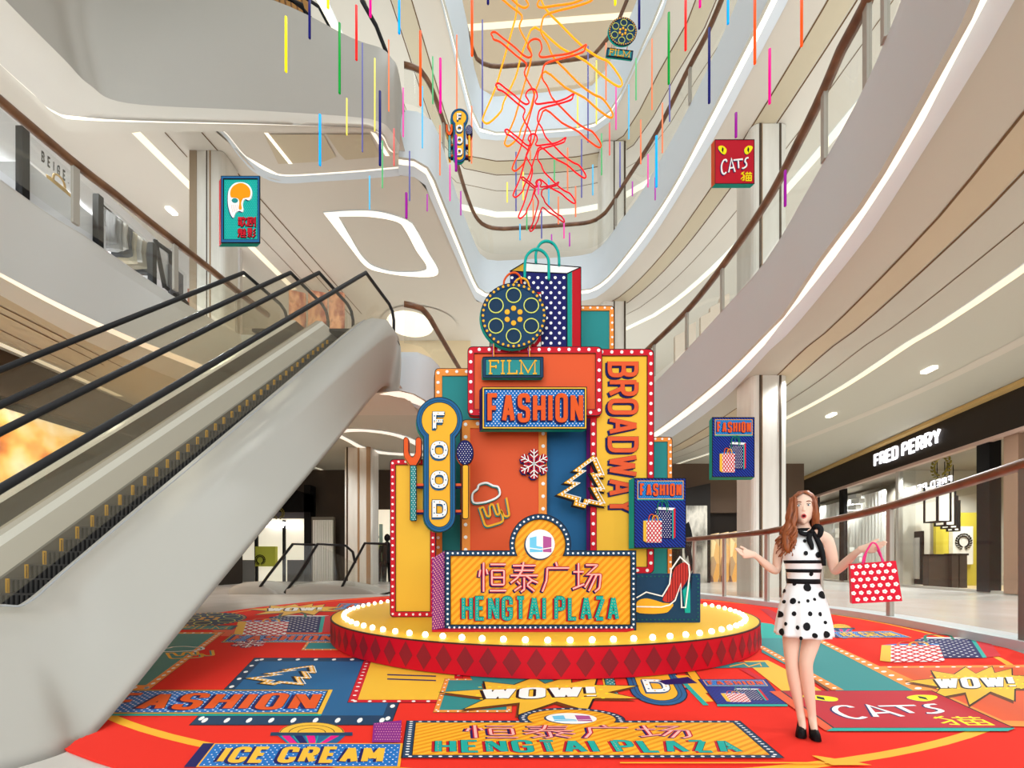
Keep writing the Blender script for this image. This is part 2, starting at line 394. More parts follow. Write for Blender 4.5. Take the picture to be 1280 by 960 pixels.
for k in range(9):
    a = 318+k*7; mb.loop_prism([Zp(a, -30, 22), Zp(a+5, -30, 22), Zp(a+12, 20, 21), Zp(a+7, 20, 21)], [Zp(a, -30, 22)+Vector((0, .2, 0)), Zp(a+5, -30, 22)+Vector((0, .2, 0)), Zp(a+12, 20, 21)+Vector((0, .2, 0)), Zp(a+7, 20, 21)+Vector((0, .2, 0))], mat('warm_wood', (178, 130, 76), .5))
struct('wall_timber_screen', mb)
# recessed ceiling panel between the upper escalator and the landing
mb = MB(); z = 17.56
mb.face([(-11.3, 14.2, z), (-4.2, 14.2, z), (-4.25, 17.35, z), (-9.4, 17.6, z), (-11, 16.2, z)][::-1], SOFFW)
mb.face([Zp(330, 168, 17.53), Zp(404, 168, 17.53), Zp(420, 196, 17.53), Zp(405, 202, 17.53), Zp(348, 205, 17.53)], KHAKI)
mb.face([Zp(408, 168, 17.53), Zp(462, 168, 17.53), Zp(476, 196, 17.53), Zp(432, 200, 17.53), Zp(424, 192, 17.53)], KHAKI)
struct('ceiling_recess', mb)
for (a, b, lab) in (((330, 166), (361, 205), 'slanting strip light in the recess under the upper escalator, left one'), ((458, 156), (482, 195), 'slanting strip light in the recess under the upper escalator, right one')):
    mb = MB(); w = 5; mb.face([Zp(a[0], a[1], 17.5), Zp(a[0]+w, a[1], 17.5), Zp(b[0]+w, b[1], 17.5), Zp(b[0], b[1], 17.5)], COVE); tag(mb.build('recess_strip_light'), lab, 'light')
mb = MB(); c0 = plan([(270, 150), (287, 167), (306, 190), (322, 201), (350, 212), (382, 212), (440, 208), (500, 202)], 17.6, [], [], 40); c1 = plan([(250, 152), (277, 167), (300, 197), (320, 217), (350, 229), (400, 227), (450, 224), (500, 220)], 17.48, [], [], 40)
cm = [p.lerp(q, .45) for p, q in zip(c0, c1)]
mb.grid([c0, cm], COVE); mb.grid([cm, c1], WHITE); struct('trim_cove_5', mb)

# eye-shaped ceiling lights
def eye(name, label, outer, inner, z):
    t = thing(name, label, 'light', Zp(*outer[0], z))
    o = [Zp(x, y, z-.05) for x, y in outer]; i = [Zp(x, y, z-.05) for x, y in inner]
    n = 60; o = resample(crom(o+[o[0]], 4), n); i = resample(crom(i+[i[0]], 4), n)
    k = min(range(n-1), key=lambda a: (i[a]-o[0]).length); i = i[k:-1]+i[:k+1]
    mb = MB(); mb.grid([o, i], COVE, False); mb.build('diffuser', t)
    mb = MB(); oz = [p+Vector((0, 0, .06)) for p in o]; iz = [p+Vector((0, 0, .06)) for p in i]
    mb.grid([oz, o], WHITE, False); mb.grid([i, iz], WHITE, False); mb.build('trim', t)
eye('eye_shaped_ceiling_light', 'large eye-shaped ring light in the ceiling above the top of the escalators',
    [(404, 266), (440, 263.5), (475, 265), (510, 276), (520, 287), (535, 315), (548, 343), (515, 346), (470, 339), (455, 331), (445, 319), (425, 293)],
    [(423, 271), (460, 271), (495, 277), (506, 287), (520, 313), (533, 337), (495, 340), (470, 334), (460, 328), (450, 317), (437, 295)], 17.5)
eye('eye_shaped_ceiling_light', 'eye-shaped ring light in the low ceiling left of the tall installation',
    [(421, 546), (428, 537), (460, 537), (495, 542), (522, 552), (540, 566), (528, 570), (480, 568), (452, 562), (436, 553)],
    [(427, 544), (432, 540.5), (460, 540), (494, 545.5), (516, 555), (530, 565), (520, 567), (482, 565), (456, 559), (440, 551)], 8.2)
cl = Zp(513, 405, 17.45); t = thing('round_ceiling_light', 'round white ceiling disc light beyond the escalator landing', 'light', cl)
mb = MB(); ring = [cl+Vector((1.55*math.cos(a*math.pi/16), 1.55*math.sin(a*math.pi/16), -.05)) for a in range(32)]; mb.face(ring[::-1], COVE); mb.build('diffuser', t)
mb = MB(); r2 = [cl+Vector((2.5*math.cos(a*math.pi/16)+.6, 2.0*math.sin(a*math.pi/16), -.02)) for a in range(32)]; mb.face(r2[::-1], SOFFW); mb.build('trim', t)
for x, y in ((212, 262), (300, 339)):
    for dx in (0, 5):
        c = Zp(x+dx*.9, y+dx*.7, 17.45); mb = MB(); mb.box(c.x-.12, c.x+.12, c.y-.12, c.y+.12, 17.4, 17.5, mat('lamp_white', (255, 250, 240), .4, 1.3)); mb.build('ceiling_downlight')
        tag(list(WO)[-1], '%s of two small square downlights in the cream ceiling %s the mask box' % ('left one' if dx == 0 else 'right one', 'left of' if x < 250 else 'below'), 'light', 'square ceiling downlights')
for x, y in ((1158, 464), (1165, 460.5), (1037, 520), (1041, 518)):
    c = Zp(x, y, 8.15); mb = MB(); mb.box(c.x-.11, c.x+.11, c.y-.11, c.y+.11, 8.1, 8.2, MATS['lamp_white'])
    tag(mb.build('ceiling_downlight'), '%s of two small square downlights in the beige ceiling %s' % ('left one' if x in (1158, 1037) else 'right one', 'above the shop sign' if x > 1100 else 'beside the right column'), 'light', 'square ceiling downlights')

# ------------------------------------------------------------------ balustrades
def balustrade(label, R, L, posts=(), hr=.1, gm=GLASS, step=None):
    t = thing('glass_balustrade', label, 'balustrade', L[len(L)//2])
    mb = MB(); Ri = [p+Vector((0, 0, -.05)) for p in R]; mb.grid([L, Ri], gm); mb.build('glass_panel', t)
    mb = MB(); mb.tube(R, hr, RAILB, 8); mb.build('handrail', t)
    for px in posts:
        k = min((i for i in range(len(R)) if R[i].y > .5), key=lambda i: abs(CX+F*R[i].x/R[i].y-px[0])+.3*abs(CY-F*(R[i].z-H)/R[i].y-px[1]))
        p = R[k]; q = Vector((p.x, p.y, L[k].z))
        tn = (R[min(k+1, len(R)-1)]-R[k-1]); tn.z = 0; tn.normalize(); n = Vector((-tn.y, tn.x, 0))
        w = hr*.62; d = .04
        base = [p+tn*w+n*d, p-tn*w+n*d, p-tn*w-n*d, p+tn*w-n*d]
        mb = MB(); mb.loop_prism([Vector((b.x, b.y, q.z)) for b in base], [Vector((b.x, b.y, p.z)) for b in base], STEEL); mb.build('post', t)
    return t
def vis(Lst, y0=1.5): return [p for p in Lst if p.y > y0]
def pair(k, y0=2.0):
    R, L = LEV[k][0], LEV[k][1]; i0 = [i for i in range(len(R)) if R[i].y > y0]
    Rr = [R[i] for i in i0]; Ll = [Vector((R[i].x, R[i].y, L[i].z)) for i in i0]
    return resample(Rr, 110), resample(Ll, 110)
R, L = pair('A'); balustrade('long curved glass balustrade with brown handrail on the first floor, sweeping down the right side', R, L, [(819, 430), (861, 388), (905, 330), (1026, 120), (1112, -60), (1080, 10)], .11)
R, L = pair('B'); balustrade('curved glass balustrade with brown handrail on the second floor, behind the smallest neon dancers', R, L, [(862, 85), (768, 250), (552, 150)], .1)
R, L = pair('C'); balustrade('highest curved glass balustrade with brown handrail, around the upper neon dancers', R, L, [(768, 25)], .1)
Lr = resample([p for p in LA_rail if p.y > 2], 80); Ll = [Vector((p.x, p.y, 9.7)) for p in Lr]
balustrade('straight glass balustrade with brown handrail in front of the white clothes shop at left', Lr, Ll, [(96, 200), (217, 301), (298, 366)], .11)

# ------------------------------------------------------------------ ground floor balustrade on its stone kerb
KB = [(1.0, 22.5), (3.5, 21.6), (5.2, 19.6), (6.3, 16.6), (7.0, 13.6), (7.3, 11.7), (7.75, 10.2), (7.72, 8.44), (7.1, 5.7), (6.75, 4.6), (6.3, 3.2), (5.9, 1.5), (5.6, -2)]
kerb = resample(crom([Vector((x, y, 0)) for x, y in KB], 5), 90)
def kz(p): return 2.16+max(0, min(1, (12-p.y)/6.3))*.5
mb = MB(); o2 = offset(kerb, .55, 0)
def lift(Lst, z): return [Vector((p.x, p.y, z)) for p in Lst]
mb.grid([lift(kerb, 0), lift(kerb, .15), lift(o2, .15), lift(o2, 0)], mat('kerb_stone', (200, 207, 210), .4), False); struct('trim_kerb', mb)
mid = offset(kerb, .12, .15); mid = [p for p in mid]
gR = [Vector((p.x, p.y, kz(p))) for p in mid]
balustrade('ground floor glass balustrade with brown handrail, running behind the woman', gR, mid, [(868, 678), (906, 672), (960, 664), (1022, 650), (1116, 625), (1270, 570), (1274, 568)], .085)

# ------------------------------------------------------------------ columns
def column(name, px0, px1, d, z0, z1, strips, depth=None, mats=None):
    x0 = (px0-CX)/F*d; x1 = (px1-CX)/F*d; w = x1-x0; dp = depth or w*.8; r = min(w, dp)*.18
    pts = []
    for cx, cy, a0 in ((x1-r, d+dp-r, 0), (x0+r, d+dp-r, 90), (x0+r, d+r, 180), (x1-r, d+r, 270)):
        for k in range(5):
            a = math.radians(a0+k*22.5); pts.append((cx+r*math.cos(a), cy+r*math.sin(a)))
    mb = MB(); mb.grid([[Vector((x, y, z0)) for x, y in pts], [Vector((x, y, z1)) for x, y in pts]], mats or COLM, False, True)
    for a, b, m in strips:
        xa = (a-CX)/F*d; xb = (b-CX)/F*d; mb.box(xa, xb, d-.02, d+.05, z0, z1, m)
    return struct(name, mb)
DK = mat('column_joint', (84, 72, 60), .3, metal=.4); BR = mat('column_bronze', (170, 140, 110), .3, metal=.6)
column('column_right', 941, 986, 15.2, 0, 17.48, [(949, 951.5, DK), (952, 953, BR), (974, 976.5, DK)], 1.25)
column('column_far_right', 752, 784, 25.5, 0, 27.4, [(767, 768.5, DK), (780, 782, DK)], 1.4)
column('column_left_upper', 235, 279, 16.2, 9.7, 17.48, [(237, 246, mat('column_recess', (150, 132, 110), .5)), (258, 259, DK), (262, 263.5, BR)], 1.0)
column('column_left_ground', 429, 464, 24.5, 0, 8.18, [(433, 435, DK), (447, 449.5, BR), (458, 463, BR)], 1.6)

# ------------------------------------------------------------------ lower escalators
def E(xt, dz, d):
    if d <= 14.1: return Vector((xt-.262*(14.1-d), d, 11.2+dz-1.072*(14.1-d)))
    return Vector((xt+.17*(d-14.1), d, 11.2+dz))
STEPM = mat('escalator_step', (58, 56, 55), .55); YEL = mat('safety_yellow', (196, 148, 40), .5)
DECK = mat('escalator_deck', (216, 216, 212), .35); SKIRT = mat('escalator_skirt', (120, 118, 112), .35, metal=.5)
def escalator(label, sh, full):
    t = thing('escalator', label, 'escalator', E(-5.8+sh, -2.4, 8.5))
    ds = [5.4+(14.1-5.4)*i/24 for i in range(25)]+[14.6, 15.2, 15.8]
    for xt in (-6.6, -5.0):
        xt += sh
        pts = [E(xt, 0, d) for d in ds]; e = pts[-1]
        pts += [e+Vector((.05, .25, -.12)), e+Vector((.07, .38, -.4)), e+Vector((.07, .38, -.95))]
        mb = MB(); mb.tube(pts, .06, DARK, 8); mb.build('handrail', t)
        mb = MB(); mb.grid([[E(xt, -1.62 if full or xt > -8 else -2.6, d) for d in ds], [E(xt, -.05, d) for d in ds]], GLASSW, False); mb.build('glass_panel', t)
    dl = ds
    sdz = 0 if full else -.55
    mb = MB(); mb.grid([[E(x+sh, z+(0 if full else -.95), d) for d in dl] for x, z in ((-6.82, -2.6), (-6.8, -1.72), (-6.7, -1.64), (-6.5, -1.66), (-6.42, -1.78), (-6.08, -2.02), (-6.06, -2.05), (-6.03, -2.5))], [mat('gap_shade', (40, 37, 34), .6), DECK, WHITE2, DECK, WHITE2, SKIRT, SKIRT], False); mb.build('left_deck', t)  # outer side coloured dark for the shade in the gap between the escalators
    n = 0; d = 5.7
    proto = None; s0 = E(-5.5+sh, -2.1, 5.7)
    while d < 13.75:
        if proto is None:
            mb = MB(); a = E(-6.05+sh, -2.1+sdz, d); b = E(-5.1+sh, -2.1+sdz, d); sx = Vector((.262*.21, .21, 0))
            lo = Vector((0, 0, -.25))
            mb.loop_prism([a+lo, b+lo, b+sx+lo, a+sx+lo], [a, b, b+sx, a+sx], STEPM)
            for k in range(12):
                q = a.lerp(b, (k+.5)/12); mb.box(q.x-.012, q.x+.012, q.y-.012, q.y+.005, q.z-.22, q.z-.02, BLACK)
            o = mb.build('step', t); ys = MB(); w = Vector((.06, 0, 0))
            ys.loop_prism([a+lo+Vector((-.0, -.012, 0)), a+lo+w+Vector((0, -.012, 0)), a+lo+w, a+lo], [a+Vector((-.0, -.012, .004)), a+w+Vector((0, -.012, .004)), a+w+Vector((0, .0, .004)), a+Vector((0, 0, .004))], YEL)
            y0 = ys.build('edge_strip', o); proto = (o, y0)
        else:
            o = proto[0].copy(); COL.objects.link(o); o.parent = t; y = proto[1].copy(); COL.objects.link(y); y.parent = o
            dd = d-5.7; o.location = (.262*dd, dd, 1.072*dd)
        d += .21; n += 1
    mb = MB(); a = E(-6.05+sh, 0, 13.8); b = E(-5.1+sh, 0, 13.8); z = 9.12
    mb.loop_prism([Vector((a.x, a.y, z-.1)), Vector((b.x, b.y, z-.1)), Vector((b.x+.3, b.y+1.6, z-.1)), Vector((a.x+.3, a.y+1.6, z-.1))], [Vector((a.x, a.y, z)), Vector((b.x, b.y, z)), Vector((b.x+.3, b.y+1.6, z+.1)), Vector((a.x+.3, a.y+1.6, z+.1))], DARK); mb.build('comb_plate', t)
    if full:
        K = dict(
            I=[(441, 409, 14.2), (437, 411, 13.33), (259, 560.5, 8.73), (170, 635, 7.44), (81, 710, 6.49), (27, 754, 6.02), (0, 755, 6.0), (-90, 756, 6.0)],
            G=[(467, 400, 14.3), (452, 406, 13.6), (272, 562, 8.2), (182, 637, 6.85), (92, 712, 5.85), (45, 754, 5.45), (0, 761, 5.4), (-90, 762, 5.4)],
            G2=[(488, 410, 14.4), (470, 404, 13.6), (288, 566, 7.5), (193, 642, 6.0), (103, 716, 5.1), (62, 759, 4.75), (0, 765, 4.7), (-90, 766, 4.7)],
            C=[(501, 434, 14.4), (484, 418, 13.6), (302, 576, 6.92), (200, 656, 5.42), (113, 724, 4.58), (76, 767, 4.25), (0, 771, 4.2), (-90, 772, 4.2)],
            B=[(499, 489, 14.4), (478, 484, 14), (415, 559, 8.485), (340, 649, 5.8), (236, 776, 4.0), (120, 916, 2.98), (70, 945, 2.64), (-90, 990, 2.22)])
        rows = [keyrow(K[k], 8) for k in ('I', 'G', 'G2', 'C')]
        Cc, Bb = keyrow(K['C'], 8), keyrow(K['B'], 8)
        for k in range(1, 13):
            u = k/12; rows.append([c.lerp(b, u)+Vector((.10, -.10, .06))*math.sin(math.pi*u)*min(1, (c-b).length/3) for c, b in zip(Cc, Bb)])
        for i in range(len(rows[-1])): rows[-1][i].z = max(rows[-1][i].z, 0)
        rows.append([p+Vector((-1.6, .6, .15)) for p in rows[-1]])
        mb = MB(); mb.grid(rows, WHITE2, True); mb.build('cladding', t)
        gl = [p.lerp(q, .5)+Vector((.004, -.004, .006)) for p, q in zip(rows[0], rows[1])][:49]
        mb = MB(); mb.tube(gl, .02, mat('joint_grey', (170, 170, 172), .4), 4); mb.build('joint_line', t)
    else:
        mb = MB(); mb.grid([[E(x+sh, z, d) for d in dl] for x, z in ((-5.12, -2.8), (-5.1, -1.64), (-4.85, -1.62), (-4.8, -1.66), (-4.78, -1.8), (-4.6, -3.6))], [SKIRT, DECK, DECK, MATS['gap_shade'], MATS['gap_shade']], False); mb.build('right_deck', t)  # dark outer faces carry the shade of the gap in their colour
    return t
escalator('near escalator at left with sculpted white cladding and dark steps in view', 0, True)
escalator('escalator at left behind the near one, mostly hidden, dark handrails', -2.58, False)
# ------------------------------------------------------------------ graphic signs: layered boards, stroke lettering
cRED = mat('sign_red', (206, 24, 42)); cORF = mat('sign_frame_orange', (240, 146, 62)); cORG = mat('sign_orange', (228, 90, 47)); cYEL = mat('sign_yellow', (243, 188, 58))
cTEAL = mat('sign_teal', (42, 138, 138)); cBLU = mat('sign_blue', (31, 96, 144)); cNAV = mat('sign_navy', (25, 62, 94)); cDKN = mat('sign_dark_navy', (20, 22, 92)); cTURQ = mat('sign_turquoise', (18, 168, 156))
cPUR = mat('sign_purple', (136, 36, 134)); cGOLD = mat('sign_gold', (245, 178, 46)); cSTR = mat('sign_gold_dark', (234, 148, 24)); cBLK = mat('sign_black', (24, 20, 30)); cWHT = mat('sign_white', (250, 248, 244)); cLET = mat('letter_orange', (228, 88, 30))
cBRB = mat('sign_bright_blue', (24, 112, 190)); cBRN = mat('sign_brown', (110, 56, 24)); cPNK = mat('sign_pink', (246, 182, 176)); cCRM = mat('sign_crimson', (188, 20, 40)); cMAG = mat('sign_magenta', (230, 10, 130)); cGRN = mat('sign_green', (16, 120, 100)); cCARP = mat('carpet_red', (232, 52, 40), .85, spec=.1); cBYEL = mat('sign_bright_yellow', (250, 236, 20)); cCYAN = mat('sign_cyan', (90, 190, 230)); cMAU = mat('sign_mauve', (170, 60, 130)); cLIME = mat('sign_lime', (222, 228, 110))

def rnd(pts, closed=False, q=4):
    out = []; n = len(pts)
    for i, p in enumerate(pts):
        r = p[2] if len(p) > 2 else 0; v = Vector((p[0], p[1]))
        if not r or (not closed and i in (0, n-1)): out.append(v); continue
        a = Vector(pts[i-1][:2])-v; b = Vector(pts[(i+1) % n][:2])-v
        r = min(r, a.length*.5, b.length*.5); a = v+a.normalized()*r; b = v+b.normalized()*r
        for k in range(q+1):
            t = k/q; out.append(a*(1-t)**2+v*2*t*(1-t)+b*t*t)
    return out
def rrect(x0, y0, x1, y1, r=0, q=4):
    return rnd([(x0, y0, r), (x1, y0, r), (x1, y1, r), (x0, y1, r)], True, q) if r else [Vector(p) for p in ((x0, y0), (x1, y0), (x1, y1), (x0, y1))]
def circ(x, y, r, n=24, ry=None, a0=0, a1=360):
    full = abs(a1-a0) >= 360
    return [Vector((x+r*math.cos(math.radians(a0+(a1-a0)*k/(n if full else n-1))), y+(ry or r)*math.sin(math.radians(a0+(a1-a0)*k/(n if full else n-1))))) for k in range(n)]
def V2(l): return [Vector((p[0], p[1])) for p in l]
def sh_(l, dx, dy): return [p+Vector((dx, dy)) for p in l]
def area2(p): return sum(p[i-1].x*p[i].y-p[i].x*p[i-1].y for i in range(len(p)))/2
def clip_rect(poly, x0, y0, x1, y1):
    for ax, val, sgn in ((0, x0, 1), (0, x1, -1), (1, y0, 1), (1, y1, -1)):
        out = []
        for i in range(len(poly)):
            a, b = poly[i-1], poly[i]; da = (a[ax]-val)*sgn; db = (b[ax]-val)*sgn
            if da >= 0: out.append(a)
            if da*db < 0: out.append(a.lerp(b, da/(da-db)))
        poly = out
        if len(poly) < 3: return []
    return poly
def inside(p, poly):
    c = False
    for i in range(len(poly)):
        a, b = poly[i-1], poly[i]
        if (a.y > p.y) != (b.y > p.y) and p.x < (b.x-a.x)*(p.y-a.y)/(b.y-a.y)+a.x: c = not c
    return c

GL = {}
def gl(ch, w, *st): GL[ch] = (w, st)
R_ = .45
gl('A', 1.05, [(0, 1), (.46, 0)], [(1, 1), (.54, 0)], [(.2, .7), (.8, .7)])
gl('B', 1, 'c', [(0, 0), (.95, 0, R_), (.95, .48, R_), (0, .48)], 'c', [(0, .48), (1, .48, R_), (1, 1, R_), (0, 1)])
gl('C', 1, [(1, .32), (1, 0, R_), (0, 0, R_), (0, 1, R_), (1, 1, R_), (1, .68)])
gl('D', 1, 'c', [(0, 0), (1, 0, R_), (1, 1, R_), (0, 1)])
gl('E', .9, [(1, 0), (0, 0), (0, 1), (1, 1)], [(0, .5), (.85, .5)])
gl('F', .9, [(1, 0), (0, 0), (0, 1)], [(0, .5), (.85, .5)])
gl('G', 1, [(1, .32), (1, 0, R_), (0, 0, R_), (0, 1, R_), (1, 1, R_), (1, .54), (.5, .54)])
gl('H', 1, [(0, 0), (0, 1)], [(1, 0), (1, 1)], [(0, .5), (1, .5)])
gl('I', 0, [(.5, 0), (.5, 1)])
gl('L', .85, [(0, 0), (0, 1), (1, 1)])
gl('M', 1.35, [(0, 0), (0, 1)], [(1, 0), (1, 1)], [(.03, .02), (.5, .78)], [(.97, .02), (.5, .78)])
gl('N', 1, [(0, 0), (0, 1)], [(1, 0), (1, 1)], [(.02, .03), (.98, .97)])
gl('O', 1, 'c', [(0, 0, R_), (1, 0, R_), (1, 1, R_), (0, 1, R_)])
gl('P', 1, [(0, 1), (0, 0)], [(0, 0), (1, 0, R_), (1, .54, R_), (0, .54)])
gl('R', 1, [(0, 1), (0, 0)], [(0, 0), (1, 0, R_), (1, .52, R_), (0, .52)], [(.5, .52), (1, 1)])
gl('S', 1, [(1, .28), (1, 0, R_), (0, 0, R_), (0, .47, R_), (1, .53, R_), (1, 1, R_), (0, 1, R_), (0, .72)])
gl('T', .95, [(0, 0), (1, 0)], [(.5, 0), (.5, 1)])
gl('W', 1.45, [(0, 0), (.25, 1)], [(.5, .05), (.25, 1)], [(.5, .05), (.75, 1)], [(1, 0), (.75, 1)])
gl('Y', 1, [(0, 0), (.5, .52), (1, 0)], [(.5, .52), (.5, 1)])
gl('Z', .95, [(0, 0), (1, 0)], [(0, 1), (1, 1)], [(.97, .04), (.03, .96)])
gl('!', 0, [(.5, 0), (.5, .7)], [(.5, .9), (.5, 1)])
gl('.', 0, [(.5, .95), (.5, 1)])
def txt(s, x0, y0, x1, y1, t, gap=None, fn=None, rr=1):
    gap = t*.55 if gap is None else gap; n = len(s)
    units = sum((GL[c][0] if c != ' ' else .45) for c in s); k = ((x1-x0)-gap*(n-1)-t*sum(c != ' ' for c in s))/max(.01, units)
    x = x0; out = []
    for c in s:
        if c == ' ': x += .45*k+gap; continue
        w, st = GL[c]; W = w*k; closed = False
        for q in st:
            if q == 'c': closed = True; continue
            pts = [(x+t/2+p[0]*W if w else x+t/2, y0+t/2+p[1]*(y1-y0-t))+((p[2]*max(W, t)*1.1*rr,) if len(p) > 2 else ()) for p in q]
            P2 = rnd(pts, closed)
            if fn: P2 = [Vector(fn(p.x, p.y)) for p in P2]
            out.append((P2, closed)); closed = False
        x += W+t+gap
    return out
HAN = {
 'heng': ([(.18, .02), (.18, 1)], [(.06, .26), (.02, .5)], [(.28, .24), (.33, .42)], [(.42, .08), (.98, .08)], ['c', (.48, .28, .05), (.92, .28, .05), (.92, .76, .05), (.48, .76, .05)], [(.48, .52), (.92, .52)], [(.4, .96), (1, .96)]),
 'tai': ([(.1, .12), (.9, .12)], [(.15, .28), (.85, .28)], [(.02, .45), (.98, .45)], [(.48, 0), (.42, .3), (.25, .54), (.02, .7)], [(.56, .45), (.75, .6), (.98, .7)], [(.5, .52), (.5, .92), (.38, 1)], [(.25, .64), (.35, .74)], [(.15, .97), (.4, .8)], [(.76, .62), (.6, .76)], [(.6, .78), (.86, .98)]),
 'guang': ([(.5, 0), (.55, .14)], [(.98, .2), (.2, .2, .04), (.17, .62), (.02, 1)]),
 'chang': ([(.02, .33), (.38, .33)], [(.2, .04), (.2, .8)], [(0, .9), (.4, .74)], [(.45, .1), (.86, .1, .04), (.5, .42), (.97, .42, .05), (.92, .88, .06), (.76, 1)], [(.68, .42), (.42, .86)], [(.83, .42), (.56, .98)]),
 'ge': ([(0, .08), (.52, .08)], [(.42, .08), (.42, .45)], ['c', (.08, .18), (.3, .18), (.3, .34), (.08, .34)], [(0, .53), (.54, .53)], [(.43, .53), (.43, 1), (.34, .95)], ['c', (.08, .65), (.3, .65), (.3, .83), (.08, .83)], [(.68, 0), (.56, .3)], [(.63, .17), (.98, .17), (.92, .36)], [(.78, .3), (.72, .65), (.53, 1)], [(.76, .55), (1, 1)]),
 'ju': ([(.08, .08), (.6, .08), (.6, .28), (.08, .28)], [(.08, .08), (.08, .6), (0, 1)], [(.16, .46), (.68, .46)], [(.4, .3), (.4, .66)], ['c', (.2, .66), (.6, .66), (.6, .96), (.2, .96)], [(.79, .1), (.79, .7)], [(.97, 0), (.97, 1), (.86, .95)]),
 'mei': ([(.26, 0), (.2, .1)], ['c', (.05, .12), (.48, .12), (.48, .45), (.05, .45)], [(.05, .28), (.48, .28)], [(.26, .12), (.26, .45)], [(.2, .45), (.02, .95)], [(.36, .45), (.36, .92), (1, .94)], [(.5, .55), (.44, .7), (.56, .7)], [(.6, .2), (.95, .2)], [(.56, .42), (1, .42)], [(.77, .02), (.77, .84)], [(.76, .46), (.58, .74)], [(.79, .46), (.98, .74)]),
 'ying': (['c', (.12, .02), (.5, .02), (.5, .25), (.12, .25)], [(.12, .13), (.5, .13)], [(0, .36), (.62, .36)], ['c', (.14, .47), (.48, .47), (.48, .64), (.14, .64)], [(.31, .64), (.31, 1)], [(.16, .75), (.04, .92)], [(.46, .75), (.58, .9)], [(.98, .05), (.7, .3)], [(.98, .35), (.7, .62)], [(1, .65), (.66, 1)]),
 'mao': ([(.3, 0), (.05, .25)], [(.1, .08), (.32, .45), (.28, .95), (.12, .9)], [(.3, .5), (.02, .8)], [(.42, .18), (1, .18)], [(.58, .02), (.58, .3)], [(.84, .02), (.84, .3)], ['c', (.48, .42), (.95, .42), (.95, .98), (.48, .98)], [(.48, .7), (.95, .7)], [(.71, .42), (.71, .98)])}
def han(k, x0, y0, x1, y1, fn=None):
    out = []
    for st in HAN[k]:
        cl = st[0] == 'c'; q = st[1:] if cl else st
        pp = rnd([(x0+p[0]*(x1-x0), y0+p[1]*(y1-y0))+((p[2]*(x1-x0),) if len(p) > 2 else ()) for p in q], cl)
        if fn: pp = [Vector(fn(p.x, p.y)) for p in pp]
        out.append((pp, cl))
    return out

